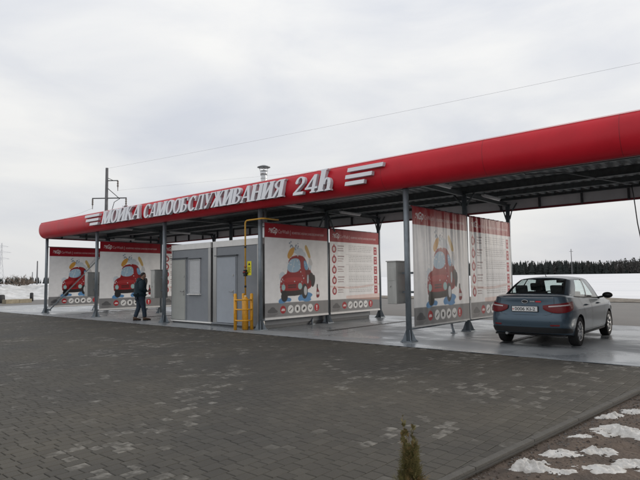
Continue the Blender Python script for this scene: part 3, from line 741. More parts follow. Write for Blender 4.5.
q = MB(); q.cyl((-.012, 0, BH), (-.012, BW, BH), .014, n=8); TOP_ME = q.mesh('top_rail', mat('banner_top_rail', (.18, .012, .02), .5))
q = MB()
for i in range(9): q.tube([(-.01, .1+i*(BW-.2)/8, BH-.01), (-.03, .1+i*(BW-.2)/8, BH+.03), (-.075, .1+i*(BW-.2)/8, BH+.035)], .005, 6)
TIE_ME = q.mesh('ties', BLACK)
for k, amp, desc in ((0, .002, 'of the far end bay, crossed by a diagonal brace'), (1, .002, 'behind the person in the dark jacket'), (3, .0015, 'beside the yellow gas pipe and grey cabin'), (4, .011, 'beside the blue grey car'), (5, .002, 'added out of view against sky reflections on the car side')):  # last pair is added out of view to block sky reflections on the car
    for kind, ya in (('art', .085), ('info', 3.075)):
        txt = {'art': 'printed banner with red car picture '+desc,
               'info': 'printed banner with rows of grey text '+{0: 'behind the far end bay', 1: 'in the bay left of the cabin', 3: 'next to the open bay at the cabin', 4: 'beside the blue grey car', 5: 'added out of view against sky reflections on the car side'}[k]}[kind]
        e = empty('printed_banner', (KX[k]+.092, ya, BB), label=txt, cat='banner', group='banners hung between the wash posts')
        link('printed_sheet', sheet(kind, amp, 2 if kind == 'art' else 5), e); link('top_rail', TOP_ME, e); link('ties', TIE_ME, e)
        if k != 4: link('bottom_rail', RAIL_ME, e)

# ------------------------------------------------------------------ technical cabin
cabin = empty('technical_cabin', (BOX_L, .22, 0), label='low grey panel cabin with two doors between the wash posts', cat='cabin')
CL, CRx, CY0, CY1, CH = 0, BOX_R-BOX_L, 0, 5.45, 2.74
def cab(name, m, *boxes, bev=0, parent=None):
    q = MB()
    for a, b_ in boxes: q.bbox(a, b_, bev) if bev else q.box(a, b_)
    return q.build(name, m, parent or cabin)
mid = 2.33
cab('wall', WALLG, ((.02, .03, .10), (mid-.09, .10, 2.545)))
cab('wall', WALLG, ((mid+.09, .03, .10), (CRx-.02, .10, 2.545)))
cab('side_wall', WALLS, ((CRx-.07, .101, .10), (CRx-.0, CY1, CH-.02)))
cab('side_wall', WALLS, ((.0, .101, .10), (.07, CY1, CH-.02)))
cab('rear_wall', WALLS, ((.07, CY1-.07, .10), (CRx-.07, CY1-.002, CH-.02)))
cab('roof', mat('cabin_roof', (.30, .31, .32), .6), ((.03, .1, CH-.06), (CRx-.03, CY1-.03, CH-.015)))
cab('plinth', mat('plinth_grey', (.14, .145, .15), .8), ((.02, .06, .004), (CRx-.02, CY1-.03, .10)))
cab('sill_strip', WHITE, ((.0, -.005, .055), (mid-.02, .06, .098)), bev=.006)
cab('sill_strip', WALLG, ((mid+.02, -.005, .055), (CRx, .06, .098)), bev=.006)
cab('top_band', WHITE, ((.0, .0, 2.548), (mid-.06, .10, CH)), bev=.006)
cab('top_band', WHITE, ((mid+.06, .0, 2.548), (CRx, .10, CH)), bev=.006)
for a, b_ in ((.0, .05), (mid-.20, mid-.06), (mid+.06, mid+.24), (CRx-.24, CRx)): cab('corner_trim', STEEL, ((a, .012, .10), (b_, .12, 2.547)), bev=.006)
cab('joint_gap', DARK, ((mid-.06, .06, .10), (mid+.06, .12, CH-.01)))
def door(x0, x1, z1, m, handle_x):
    d = cab('door', m, ((x0, -.012, .115), (x1, .031, z1)), bev=.006)
    cab('frame', mat('door_frame', (.26, .28, .30), .5), ((x0-.045, .006, .10), (x0-.004, .034, z1+.045)), ((x1+.004, .006, .10), (x1+.045, .034, z1+.045)), ((x0-.004, .006, z1+.005), (x1+.004, .034, z1+.045)), parent=d)
    cab('drip_cap', mat('drip_cap', (.10, .11, .12), .5, .3), ((x0-.09, -.06, z1+.05), (x1+.10, .03, z1+.075)), parent=d)
    h = MB(); h.bbox((handle_x-.022, -.024, .96), (handle_x+.022, -.011, 1.16), .004); h.tube([(handle_x, -.02, 1.10), (handle_x, -.07, 1.10), (handle_x-.13, -.07, 1.10)], .011, 8); h.cyl((handle_x, -.03, 1.0), (handle_x, -.012, 1.0), .012, n=8); h.build('handle', STEEL, d)
    h = MB(); h.cyl((handle_x, -.026, 1.62), (handle_x, -.011, 1.62), .03, n=12); h.build('lock', STEEL, d)
door(.06, .86, 2.20, DOORA, .79)
door(mid+.30, mid+1.22, 2.20, DOORB, mid+1.12)
w = cab('window', mat('window_frame', (.45, .46, .47), .5), ((1.06, -.006, 1.02), (1.10, .032, 2.20)), ((1.66, -.006, 1.02), (1.70, .032, 2.20)), ((1.10, -.006, 2.16), (1.66, .032, 2.20)), ((1.10, -.006, 1.02), (1.66, .032, 1.06)))
slat = MB().bbox((1.102, .006, 0), (1.658, .030, .043), .006).mesh('slat', SHUT)
for i in range(24): link('slat', slat, w, (0, 0, 1.062+i*.0457))
cab('window_sill', WHITE, ((1.03, -.06, .985), (1.73, .03, 1.012)), bev=.004, parent=w)
cab('drip_cap', MATS['drip_cap'], ((1.02, -.05, 2.215), (1.74, .03, 2.235)), parent=w)

flue = empty('steel_flue', (-7.30, 2.25, CH), label='stainless steel flue with conical rain cap rising above the canopy', cat='chimney')
FL = mat('flue_steel', (.55, .56, .57), .22, .9, var=.1, scale=10)
q = MB(); q.lathe([(.105, -.02), (.105, 2.45)], (0, 0, 0), 24); q.build('pipe', FL, flue)
for z in (.6, 1.6, 2.35): q = MB(); q.lathe([(.106, z-.02), (.116, z-.012), (.116, z+.012), (.106, z+.02)], (0, 0, 0), 24); q.build('joint_band', FL, flue)
q = MB(); q.lathe([(.10, 2.452), (.125, 2.46), (.135, 2.62), (.128, 2.62), (.115, 2.465)], (0, 0, 0), 24); q.build('collar', FL, flue)
for a in range(4):
    c_, s_ = math.cos(R(45+90*a)), math.sin(R(45+90*a)); q = MB(); q.tube([(.12*c_, .12*s_, 2.58), (.155*c_, .155*s_, 2.74)], .010, 6); q.build('bracket', FL, flue)
q = MB(); q.lathe([(.001, 2.84), (.08, 2.822), (.235, 2.765), (.235, 2.745), (.19, 2.735), (.001, 2.755)], (0, 0, 0), 24); q.build('rain_cap', mat('rain_cap', (.22, .23, .24), .35, .8), flue)

# ------------------------------------------------------------------ gas pipe + guard
gx, gy = -5.53, -.24
guard = empty('pipe_guard', (gx, gy, .004), label='yellow painted steel guard cage round the gas pipe foot', cat='guard')
for a in (229, 49, 139):
    q = MB(); c_ = (.24*math.cos(R(a)), .24*math.sin(R(a))); q.cyl((c_[0], c_[1], 0), (c_[0], c_[1], 1.04), .048, n=14); q.lathe([(.048, 1.04), (.036, 1.062), (.001, 1.068)], (c_[0], c_[1], 0), 14); q.build('post', YEL, guard)
for z in (.28, .60, .88): q = MB(); q.tube([(p.x, p.y, z) for p in arc((0, 0, 0), .24, R(229), R(409), 14)], .022, 10); q.build('rung', YEL, guard)
pipe = empty('gas_pipe', (gx+.02, gy+.06, .004), label='thin yellow gas pipe with black valve rising beside the cabin', cat='pipe')
q = MB(); q.cyl((0, 0, 0), (0, 0, .90), .085, n=18); q.lathe([(.085, .90), (.05, .95), (.028, .99)], (0, 0, 0), 18); q.build('sleeve', YEL, pipe)
px_, py_ = gx+.02, gy+.06
path = [(0, 0, .95), (0, 0, 3.14)]+[(0+.10-.10*math.cos(a), 0, 3.14+.10*math.sin(a)) for a in (R(i*15) for i in range(1, 7))]+[(.70, 0, 3.245)]+[(.70+.08*math.sin(a), .08-.08*math.cos(a), 3.245) for a in (R(i*22.5) for i in range(1, 5))]+[(.78, .62, 3.245)]
q = MB(); q.tube(path, .024, 10); q.build('pipe_run', YELP, pipe)
q = MB(); q.cyl((0, 0, .96), (0, 0, 1.0), .034, n=12); q.build('white_seal', WHITE, pipe)
v = MB(); v.bbox((-.045, -.045, 1.60), (.045, .045, 1.74), .012); v.cyl((0, 0, 1.575), (0, 0, 1.60), .062, n=14); v.cyl((0, 0, 1.74), (0, 0, 1.765), .062, n=14); v.cyl((-.10, 0, 1.67), (.10, 0, 1.67), .022, n=8); vo = v.build('valve', BLACK, pipe)
v = MB(); v.tube([(0, -.05, 1.68), (0, -.09, 1.70), (.09, -.09, 1.70)], .011, 6); v.build('valve_lever', mat('lever_red', (.5, .03, .02), .5), vo)
v = MB(); v.cyl((0, 0, 1.83), (0, 0, 1.89), .036, n=10); v.build('coupling', mat('coupling', (.35, .12, .03), .5), pipe)
for z in (1.24, 2.42): v = MB(); v.cyl((0, 0, z), (0, 0, z+.06), .031, n=10); v.build('clamp', BLACK, pipe)
v = MB(); v.bbox((.05, .03, 1.60), (.23, .036, 2.02), .002); pl = v.build('warning_plate', YSIGN, pipe)
v = MB(); v.add([(.09, .027, 1.90), (.19, .027, 1.90), (.14, .027, 1.985)], [(0, 1, 2)])
for i in range(5): v.add([(.075, .027, 1.83-i*.035), (.205-.02*(i % 2), .027, 1.83-i*.035), (.205-.02*(i % 2), .027, 1.845-i*.035), (.075, .027, 1.845-i*.035)], [(0, 1, 2, 3)])
v.build('plate_print', DARK, pl)

# ------------------------------------------------------------------ wash terminals on the posts
def terminal(x, y, label):
    e = empty('wash_terminal', (x, y, .86), label=label, cat='control box', group='steel control boxes on the wash posts')
    q = MB(); q.bbox((-.13, -.27, 0), (.13, .27, 1.0), .012); q.build('housing', STEELB, e)
    q = MB(); q.bbox((.128, -.235, .04), (.136, .235, .96), .003); d = q.build('door_panel', STEELB, e)
    q = MB(); q.cyl((.136, .19, .5), (.15, .19, .5), .018, n=10); q.build('lock', BLACK, d)
    q = MB(); q.bbox((-.10, -.276, .55), (.10, -.268, .86), .003); s_ = q.build('display', STEELB, e)
    q = MB(); q.cyl((-.05, -.285, .42), (-.05, -.268, .42), .024, n=12); q.build('button', STEELB, e)
    q = MB(); q.bbox((-.15, -.29, .995), (.15, .29, 1.02), .006); q.build('lid', STEELB, e)
    q = MB(); q.box((.10, -.02, .25), (.42, .02, .30)); q.box((.10, -.02, .70), (.42, .02, .75)); q.build('bracket', GALV, e)
    return e
terminal(KX[4]-.40, .20, 'steel control box on the post next to the open bay and car')
terminal(KX[2]-.40, .05, 'steel control box in front of the person, left of the cabin door')
terminal(KX[1]-.40, .02, 'steel control box on the second post from the canopy end')

# ------------------------------------------------------------------ ceiling lamps
LH = mat('lamp_housing', (.42, .43, .44), .4, .2); LTUBE = mat('lamp_tube', (.62, .62, .62), .3)
def lamp0():
    e = empty('ceiling_lamp', (0, 0, 3.50))
    q = MB(); q.bbox((-.05, -.56, 0), (.05, .56, .045), .01); q.build('housing', LH, e)
    q = MB(); q.tube([(0, -.54, -.016), (0, .54, -.016)], .024, 10); q.build('tube', LTUBE, e)
    q = MB(); q.cyl((0, -.45, .045), (0, -.45, .29), .006, n=6); q.cyl((0, .45, .045), (0, .45, .29), .006, n=6); q.build('hanger', STUDM, e)
    return e
lam = None
names = {0: 'far end bay', 1: 'bay left of the cabin', 3: 'bay between cabin and torn-away post', 4: 'bay over the blue grey car'}
names[3] = 'open bay right of the cabin'
for k in (0, 1, 3, 4):
    for yy, w_ in ((.78, 'front'), (3.76, 'middle')):
        o = lamp0() if lam is None else copy_tree(lam)
        if lam is None: lam = o
        o.location = (KX[k]+.47, yy, 3.70)
        tag(o, f'tube lamp under the canopy, {w_} one in the {names[k]}', 'lamp', 'tube lamps under the canopy')

boom = empty('wash_boom', (2.55, .62, 3.30), label='swivelling overhead boom with hanging black hose above the car', cat='boom')
q = MB(); q.tube([(0, 0, .62), (0, 0, .40), (.03, .03, .34), (.72, .36, .33), (1.46, 2.9, .30)], .014, 8); q.build('arm', GALVD, boom)
q = MB(); q.tube([(1.46, 2.9, .30), (1.49, 2.93, .0), (1.53, 2.95, -.6), (1.60, 3.0, -1.2), (1.9, 3.1, -2.0), (2.35, 3.1, -2.35), (2.5, 2.9, -1.9)], .012, 8); q.build('hose', BLACK, boom)

# ------------------------------------------------------------------ the car
paint = mat('car_paint', (.060, .092, .122), .28, .45, var=.03, scale=3, coat=.35, rvar=.02, spec=.35)
trimb = mat('car_black_trim', (.012, .012, .013), .45)
rubber = mat('tyre_rubber', (.014, .014, .015), .85, bump=.3, bscale=80)
alloy = mat('wheel_alloy', (.42, .43, .44), .35, .6)
chrome = mat('car_chrome', (.62, .62, .63), .12, 1)
tail = mat('tail_light_red', (.14, .003, .006), .3, coat=.1, spec=.35)
tailw = mat('tail_light_clear', (.50, .42, .42), .12, coat=1)
cabinm = mat('car_interior', (.022, .022, .024), .9)
cg = glass_mat('car_glass', (.80, .88, .86)); 
car = empty('parked_car', (2.50, .46, .002), R(.9), 'blue grey four door sedan parked in the wash bay', 'car')
def interp(tab, x):
    if x <= tab[0][0]: return tab[0][1]
    for (a, u), (b_, v) in zip(tab, tab[1:]):
        if x <= b_:
            t = (x-a)/(b_-a); return u+(v-u)*t
    return tab[-1][1]
def catmull(pts, n):
    out = []
    P = [Vector(p) for p in pts]; k = len(P)
    for i in range(k-1):
        p0, p1, p2, p3 = P[max(i-1, 0)], P[i], P[i+1], P[min(i+2, k-1)]
        for j in range(n):
            t = j/n; out.append(.5*((2*p1)+(p2-p0)*t+(2*p0-5*p1+4*p2-p3)*t*t+(3*p1-p0-3*p2+p3)*t**3))
    out.append(P[-1]); return out
plan = catmull([(0, 0), (.30, .014), (.54, .062), (.68, .135), (.775, .25), (.825, .42), (.848, .66), (.855, 1.0), (.858, 1.5), (.858, 2.0), (.858, 2.5), (.855, 3.0), (.850, 3.35), (.838, 3.7), (.80, 3.98), (.72, 4.17), (.55, 4.30), (.30, 4.355), (0, 4.37)], 12)
# reparametrise by length
cum = [0]
for a, b_ in zip(plan, plan[1:]): cum.append(cum[-1]+(b_-a).length)
PL = cum[-1]
def plan_at(t):
    d = t*PL
    lo = 0; hi = len(cum)-1
    while hi-lo > 1:
        m_ = (lo+hi)//2
        if cum[m_] <= d: lo = m_
        else: hi = m_
    f = (d-cum[lo])/max(1e-9, cum[hi]-cum[lo]); return plan[lo].lerp(plan[hi], f)
def t_of_x(x):      # rear part: param where plan x = x
    a, b_ = 0, .25
    for _ in range(40):
        m_ = (a+b_)/2
        if plan_at(m_).x < x: a = m_
        else: b_ = m_
    return a
def t_of_y(y):
    a, b_ = .02, .98
    for _ in range(40):
        m_ = (a+b_)/2
        if plan_at(m_).y < y: a = m_
        else: b_ = m_
    return a
ZTOP = [(0, 1.035), (.10, 1.04), (.30, 1.03), (.75, 1.01), (1.2, .985), (1.8, .955), (2.5, .925), (3.1, .905), (3.4, .885), (3.8, .835), (4.1, .765), (4.3, .70), (4.37, .67)]
ZBOT = [(0, .30), (.30, .27), (.6, .235), (1.0, .22), (3.3, .21), (4.0, .22), (4.37, .25)]
ROFF = [(.2, .16), (.27, .07), (.34, .028), (.45, .0), (.56, -.004), (.62, .004), (.66, .030), (.70, .058), (.80, .066), (.92, .080), (.98, .078), (1.015, .070), (1.05, .095)]
FOFF = [(.2, -.12), (.3, -.03), (.45, 0), (.58, -.01), (.68, -.06), (.76, -.14), (.9, -.25)]
WID = [(.20, .915), (.26, .955), (.32, .972), (.45, .988), (.60, 1.0), (.72, .996), (.80, .985), (.88, .962), (.95, .935), (1.04, .900)]
def S_(t, z, off=0.0):
    p = plan_at(t); y = p.y
    rb = 1-sstep(.10, .75, y); fb = sstep(3.6, 4.25, y)
    wx = interp(WID, z)
    if y < .5: wx = wx*(1-rb)+rb*(1-.10*sstep(.8, 1.05, z)-.05*(1-sstep(.25, .45, z)))
    # haunch crease over the side
    crease = .010*math.exp(-((z-.80)/.035)**2)*sstep(.4, .9, y)*(1-sstep(3.3, 3.9, y))
    q_ = Vector((p.x*wx+(crease if p.x > .3 else 0), y+rb*interp(ROFF, z)+fb*interp(FOFF, z), z))
    if off:
        e = 1e-3; a = plan_at(min(1, t+e))-plan_at(max(0, t-e)); nrm = Vector((a.y, -a.x, 0)).normalized(); q_ += nrm*off
    return q_
def z_range(t):
    y = plan_at(t).y; return interp(ZBOT, y), interp(ZTOP, y)
AXR, AXF, WR = .93, 3.50, .305
NT, NS = 150, 30
def side_rows():
    rows = []
    for j in range(NS+1):
        row = []
        for i in range(NT+1):
            t = i/NT; zb, zt = z_range(t); row.append(S_(t, zb+(zt-zb)*j/NS))
        rows.append(row)
    return rows
rowsR = side_rows()
ARC = .345
q = MB()
def arch_cut(q, rows, mir):
    k = NT+1; co = [[v.copy() for v in r] for r in rows]; keep = []
    for j in range(NS):
        for i in range(NT):
            c = (co[j][i]+co[j+1][i]+co[j][i+1]+co[j+1][i+1])/4
            ins = any((c.y-ay)**2+(c.z-.315)**2 < ARC**2 for ay in (AXR, AXF)) and c.x > .5
            if not ins: keep.append((j, i))
    ks = set(keep)
    for j in range(NS+1):
        for i in range(NT+1):
            v = co[j][i]
            if v.x < .5: continue
            nb = [(j+a, i+b_) for a in (-1, 0) for b_ in (-1, 0) if 0 <= j+a < NS and 0 <= i+b_ < NT]
            inn = [n_ for n_ in nb if n_ in ks]
            if inn and len(inn) < len(nb):
                for ay in (AXR, AXF):
                    d = Vector((v.y-ay, v.z-.315))
                    if d.length < ARC+.09:
                        d = d.normalized()*ARC; v.y = ay+d.x; v.z = max(.315+d.y, .2)
    s_ = -1 if mir else 1
    vs = [Vector((s_*v.x, v.y, v.z)) for r in co for v in r]
    fs = [(j*k+i, j*k+i+1, (j+1)*k+i+1, (j+1)*k+i) for j, i in keep]
    if mir: fs = [f[::-1] for f in fs]
    q.add(vs, fs, 0, True)
arch_cut(q, rowsR, False); arch_cut(q, rowsR, True)
# decks: belt line inward to the base of the greenhouse
def GB(t):
    """greenhouse base point for plan parameter t (right half)"""
    b_ = S_(t, z_range(t)[1]); y = b_.y
    return b_
# greenhouse key columns: (base point, roof point) right half, rear centre to front centre
GK = [((0, .57, 1.075), (0, 1.30, 1.432)), ((.32, .59, 1.073), (.27, 1.305, 1.430)), ((.625, .63, 1.060), (.485, 1.34, 1.413)),          # rear window
      ((.69, .74, 1.042), (.535, 1.43, 1.400)),                                                                                   # rear pillar rear edge
      ((.722, 1.02, 1.012), (.556, 1.62, 1.408)),                                                                                   # rear side glass start
      ((.738, 1.40, .990), (.566, 1.78, 1.418)), ((.745, 1.80, .972), (.574, 1.98, 1.424)),                                            # B pillar
      ((.740, 1.90, .968), (.574, 2.06, 1.425)), ((.742, 2.45, .945), (.572, 2.34, 1.420)), ((.735, 2.98, .925), (.560, 2.52, 1.408)),   # front glass end
      ((.715, 3.14, .925), (.535, 2.60, 1.398)),                                                                                   # A pillar
      ((.60, 3.26, .935), (.45, 2.66, 1.402)), ((.30, 3.36, .945), (.24, 2.70, 1.415)), ((0, 3.39, .948), (0, 2.71, 1.420))]
NG = len(GK)
def gcol(a, s):      # a: column parameter 0..NG-1, s: 0 base..1 roof
    i = min(int(a), NG-2); f = a-i
    b0 = Vector(GK[i][0]).lerp(Vector(GK[i+1][0]), f); r0 = Vector(GK[i][1]).lerp(Vector(GK[i+1][1]), f)
    p = b0.lerp(r0, s); bul = .028*math.sin(math.pi*s)
    nx = 1 if 3 <= a <= 10 else .2; p.x += bul*nx*.9 if p.x > .01 else 0
    if a < 3: p.y -= bul*.6; p.z += bul*.7
    if a > 10: p.y += bul*.6; p.z += bul*.7
    return p
def deck(qm):
    # belt loop sampled to match greenhouse base columns
    tt = [0, .055, .10, .125, t_of_y(1.02), t_of_y(1.40), t_of_y(1.80), t_of_y(1.90), t_of_y(2.45), t_of_y(2.98), t_of_y(3.35), .905, .955, 1.0]
    tt[1] = t_of_x(.36); tt[2] = t_of_x(.66); tt[3] = t_of_y(.42)
    rows = []
    n = 6
    aa = [i/n for i in range((NG-1)*n+1)]
    for j in range(9):
        f = j/8; row = []
        for a in aa:
            i = min(int(a), NG-2); t = tt[i]+(tt[i+1]-tt[i])*(a-i)
            o_ = S_(t, z_range(t)[1]); b_ = gcol(a, 0); p = o_.lerp(b_, f)
            crown = .035*math.sin(math.pi*f*.5)*0
            long_ = (o_-b_).length
            p.z += min(.05, .075*long_)*math.sin(math.pi*f)
            row.append(p)
        rows.append(row)
    return rows
for mir in (1, -1):
    rows = [[Vector((mir*p.x, p.y, p.z)) for p in r] for r in deck(q)]
    q.grid(rows if mir == 1 else [r[::-1] for r in rows])
# pillars, roof rails, roof
def gpatch(qm, a0, a1, s0, s1, na, ns, mir, off=0, mi=0):
    rows = []
    for j in range(ns+1):
        row = []
        for i in range(na+1):
            p = gcol(a0+(a1-a0)*i/na, s0+(s1-s0)*j/ns)
            if off: p = p+Vector((off if 3 <= (a0+a1)/2 <= 10 else 0, -off if a1 <= 3 else (off if a0 >= 10 else 0), off*.4))
            p = Vector((mir*p.x, p.y, p.z)); row.append(p)
        rows.append(row if mir == 1 else row[::-1])
    qm.grid(rows, mi)
S0, S1 = .05, .925
for mir in (1, -1):
    gpatch(q, 0, NG-1, 0, S0, 26*2, 1, mir); gpatch(q, 0, NG-1, S1, 1, 26*2, 2, mir)
    for a0, a1 in ((2, 4), (9, 11)): gpatch(q, a0, a1, S0, S1, 6, 8, mir)
rrow = []
aa = [i/4 for i in range((NG-1)*4+1)]
edge = [gcol(a, 1) for a in aa]
for j in range(11):
    f = j/10; row = []
    for e in edge:
        cy = e.y*(1-f)+f*(1.30+(2.71-1.30)*(e.y-1.30)/(2.71-1.30)); p = Vector((e.x*(1-f), cy, e.z+(1-(1-f)**2)*.050*math.sin(math.pi*max(0, min(1, (e.y-1.30)/1.41)))**.6))
        row.append(p)
    rrow.append(row)
for mir in (1, -1):
    rows = [[Vector((mir*p.x, p.y, p.z)) for p in r] for r in rrow]; q.grid(rows if mir == 1 else [r[::-1] for r in rows])
body = q.build('body', paint, car, fix=False)
bm = bmesh.new(); bm.from_mesh(body.data); bmesh.ops.remove_doubles(bm, verts=bm.verts[:], dist=.0008); bmesh.ops.recalc_face_normals(bm, faces=bm.faces[:])
bdry = {v for e in bm.edges if len(e.link_faces) < 2 for v in e.verts}
inner = [v for v in bm.verts if v not in bdry]
for _ in range(5): bmesh.ops.smooth_vert(bm, verts=inner, factor=.5, use_axis_x=True, use_axis_y=True, use_axis_z=True)
for f in bm.faces: f.smooth = True
bm.to_mesh(body.data); bm.free()
# glass
def glass(name, a0, a1, parent=car, both=True):
    for mir in (1, -1):
        g = MB(); gpatch(g, a0, a1, S0, S1, 10, 8, mir, -.004); g.build(name, cg, parent)
for mir in (1, -1):
    g = MB(); gpatch(g, 4, 6, S0, S1, 10, 8, mir, -.004); g.build('side_window', cg, car)
    g = MB(); gpatch(g, 7, 9, S0, S1, 10, 8, mir, -.004); g.build('side_window', cg, car)
    g = MB(); gpatch(g, 6, 7, S0, S1, 2, 8, mir, .002); g.build('door_pillar', trimb, car)
    g = MB()
    gpatch(g, 3.9, 9.3, .0, S0+.012, 30, 1, mir, .003); g.build('window_trim', trimb, car)
for nm, a0, a1, rev in (('rear_window', 0, 2, 0), ('windscreen', 11, NG-1, 1)):
    g = MB()
    for mir in (1, -1): gpatch(g, a0, a1, S0, S1, 10, 8, mir, -.002)
    gl = g.build(nm, cg, car)
    g = MB()
    for mir in (1, -1):
        gpatch(g, a0, a1, S0, S0+.05, 10, 1, mir, .001); gpatch(g, a0, a1, S1-.045, S1, 10, 1, mir, .001)
        e0, e1 = (1.88, 2.06) if not rev else (10.92, 11.15)
        gpatch(g, e0, e1, S0, S1, 2, 8, mir, .001)
    g.build('black_border', trimb, gl)
# decals on the body surface: patch(t0,t1,z0,z1)
def spatch(qm, pts, off, mir=1, mi=0, nt=10):
    """pts: list of (t, zlow, zhigh)"""
    lo = [S_(t, a, off) for t, a, b_ in pts]; md = [S_(t, (a+b_)/2, off*1.35) for t, a, b_ in pts]; hi = [S_(t, b_, off) for t, a, b_ in pts]
    rows = [[Vector((mir*p.x, p.y, p.z)) for p in r] for r in (lo, md, hi)]
    if mir == -1: rows = [r[::-1] for r in rows]
    qm.grid(rows, mi)
def seq(ta, tb, n, flo, fhi): return [(ta+(tb-ta)*i/n, flo(i/n), fhi(i/n)) for i in range(n+1)]
tl0, tl1 = t_of_x(.36), t_of_y(.52)
for mir in (1, -1):
    g = MB(); spatch(g, seq(tl0, tl1, 18, lambda f: .800-.085*math.sin(math.pi*min(1, f**.75*1.02)) if f < .92 else .79+(f-.92)*1.2, lambda f: .870+.105*f-.03*f*f), .020, mir); tlo = g.build('tail_light', tail, car)
    g = MB(); spatch(g, seq(tl0+(tl1-tl0)*.14, tl0+(tl1-tl0)*.72, 12, lambda f: .832+.035*f, lambda f: .860+.030*f), .029, mir); g.build('clear_lens', tailw, tlo)
    g = MB(); spatch(g, seq(t_of_x(.50), t_of_x(.66), 6, lambda f: .455, lambda f: .485), .006, mir); g.build('reflector', tail, car)
    # headlights and sills
    g = MB(); spatch(g, seq(t_of_y(3.78), .925, 10, lambda f: .62-.0*f, lambda f: .735-.06*f), .008, mir); g.build('headlight', tailw, car)
    g = MB(); spatch(g, seq(t_of_y(1.30), t_of_y(3.12), 16, lambda f: .215, lambda f: .262), .010, mir); g.build('side_skirt', trimb, car)
    # door shut lines
    g = MB()
    for y0_, z0_, y1_, z1_ in ((1.93, .30, 1.86, .968), (2.97, .30, 3.04, .90), (1.33, .66, 1.06, 1.0), (1.33, .66, 1.34, .48)):
        l1 = []; l2 = []
        for i in range(9):
            f = i/8; yy = y0_+(y1_-y0_)*f; zz = z0_+(z1_-z0_)*f; a = S_(t_of_y(yy), zz, .0025); l1.append((mir*a.x, a.y-.004, a.z)); l2.append((mir*a.x, a.y+.004, a.z))
        g.strip(l1, l2)
    l1 = [S_(t_of_y(1.33+i*.17), .30, .0025) for i in range(11)]
    g.strip([(mir*p.x, p.y, .296) for p in l1], [(mir*p.x, p.y, .304) for p in l1])
    g.build('door_gap', trimb, car)
    for yy in (1.46, 2.46):
        p = S_(t_of_y(yy), .845); g = MB(); g.tube([(mir*(p.x-.01), yy-.10, .842), (mir*(p.x+.030), yy-.08, .845), (mir*(p.x+.034), yy+.08, .838), (mir*(p.x-.01), yy+.10, .833)], .013, 8); g.build('door_handle', paint, car)
    # mirrors
    g = MB(); mx_ = .90; rows = []
    for i in range(9):
        a = -math.pi/2+math.pi*i/8; row = []
        for j in range(17):
            b_ = 2*math.pi*j/16; row.append((mir*(mx_+.055+.115*math.cos(a)*math.cos(b_)), 2.90+.055*math.sin(a), 1.005+.072*math.cos(a)*math.sin(b_)))
        rows.append(row)
    g.grid(rows); g.tube([(mir*.74, 2.93, .945), (mir*.86, 2.91, .975)], .022, 8); mo = g.build('mirror', trimb, car)
    g = MB(); g.lathe([(.001, 0), (.09, 0)], (0, 0, 0), 14); 
# trunk lid lines, plate recess, plate, badge, black bumper insert, spoiler lip
g = MB()
def line(pts, w=.006, off=.0035):
    for (t0, z0), (t1, z1) in zip(pts, pts[1:]):
        for mir in (1, -1):
            a = S_(abs(t0), z0, off); b_ = S_(abs(t1), z1, off); d = (b_-a).normalized(); n_ = Vector((-d.z, 0, d.x))*w/2 if abs(d.x) > .01 or abs(d.z) > .01 else Vector((0, 0, w/2))
            vs = [a-n_, b_-n_, b_+n_, a+n_]; g.add([(mir*p.x, p.y, p.z) for p in vs], [(0, 1, 2, 3)])
X_ = lambda x: t_of_x(x)
line([(0, .672), (X_(.2), .672), (X_(.42), .674), (X_(.50), .69), (X_(.545), .74), (X_(.56), .79)])
line([(X_(.58), .90), (X_(.60), .96), (X_(.615), 1.02)])
tag(g.build('lid_gap', trimb, car), kind='stuff')
g = MB()
for mir in (1, -1): spatch(g, seq(0, t_of_y(.46), 22, lambda f: .305, lambda f: .425-.05*f**4), .007, mir)
g.build('bumper_insert', trimb, car)
g = MB()
for mir in (1, -1): spatch(g, seq(0, X_(.60), 10, lambda f: 1.018, lambda f: 1.036-.003*f), .012, mir)
g.build('spoiler_lip', mat('lip_pale', (.20, .22, .24), .3, .4, coat=.8), car)
yr = S_(0, .80).y
g = MB(); g.bbox((-.275, yr-.022, .735), (.275, yr-.004, .855), .004); fr_ = g.build('plate_frame', trimb, car)
g = MB(); g.bbox((-.26, yr-.027, .745), (.26, yr-.0215, .845), .002); pl = g.build('number_plate', mat('plate_white', (.70, .70, .69), .5), car)
tr = text_tris('0006 KI-2', .012); xm = max(p[0] for t in tr for p in t)
g = MB()
for t_ in tr: g.add([(-.205+p[0]*.42/xm, yr-.0285, .762+p[1]*.094) for p in t_], [(0, 1, 2)])
g.build('plate_text', trimb, pl)
g = MB(); g.box((-.25, yr-.0286, .775), (-.225, yr-.0275, .80)); g.build('plate_flag', mat('flag_red', (.45, .03, .03), .5), pl)
ye = S_(0, .945).y
g = MB()
a = [(0.062*math.cos(2*math.pi*i/28), ye-.012, .945+.033*math.sin(2*math.pi*i/28)) for i in range(29)]; g.tube(a, .006, 6, caps=False)
eb = g.build('emblem', chrome, car)
g = MB(); g.lathe([(.001, -.006), (1, -.006), (1, 0)], (0, 0, 0), 24, axis='x'); me = g.mesh('emblem_field', trimb)
for v_ in me.vertices: v_.co = Vector((v_.co.y*.058, ye-.004+v_.co.x, .945+v_.co.z*.030))
link('emblem_field', me, eb)
# badge to the right of the emblem: white and red lettering
for x0_, w_, m_ in ((.10, .10, chrome), (.215, .11, mat('badge_red', (.6, .02, .03), .4))):
    g = MB(); yb = S_(X_(x0_), .945).y-.006
    g.bbox((x0_, yb-.003, .932), (x0_+w_, yb+.006, .958), .002); g.build('badge', m_, car)
g = MB(); g.tube([(.03, 1.42, 1.455), (.03, 1.33, 1.53), (.03, 1.25, 1.60)], [.010, .004, .003], 6); g.build('antenna', trimb, car)
g = MB(); g.cyl((-.42, .10, .27), (-.42, .32, .29), .028, n=12); g.build('exhaust', STEEL, car)
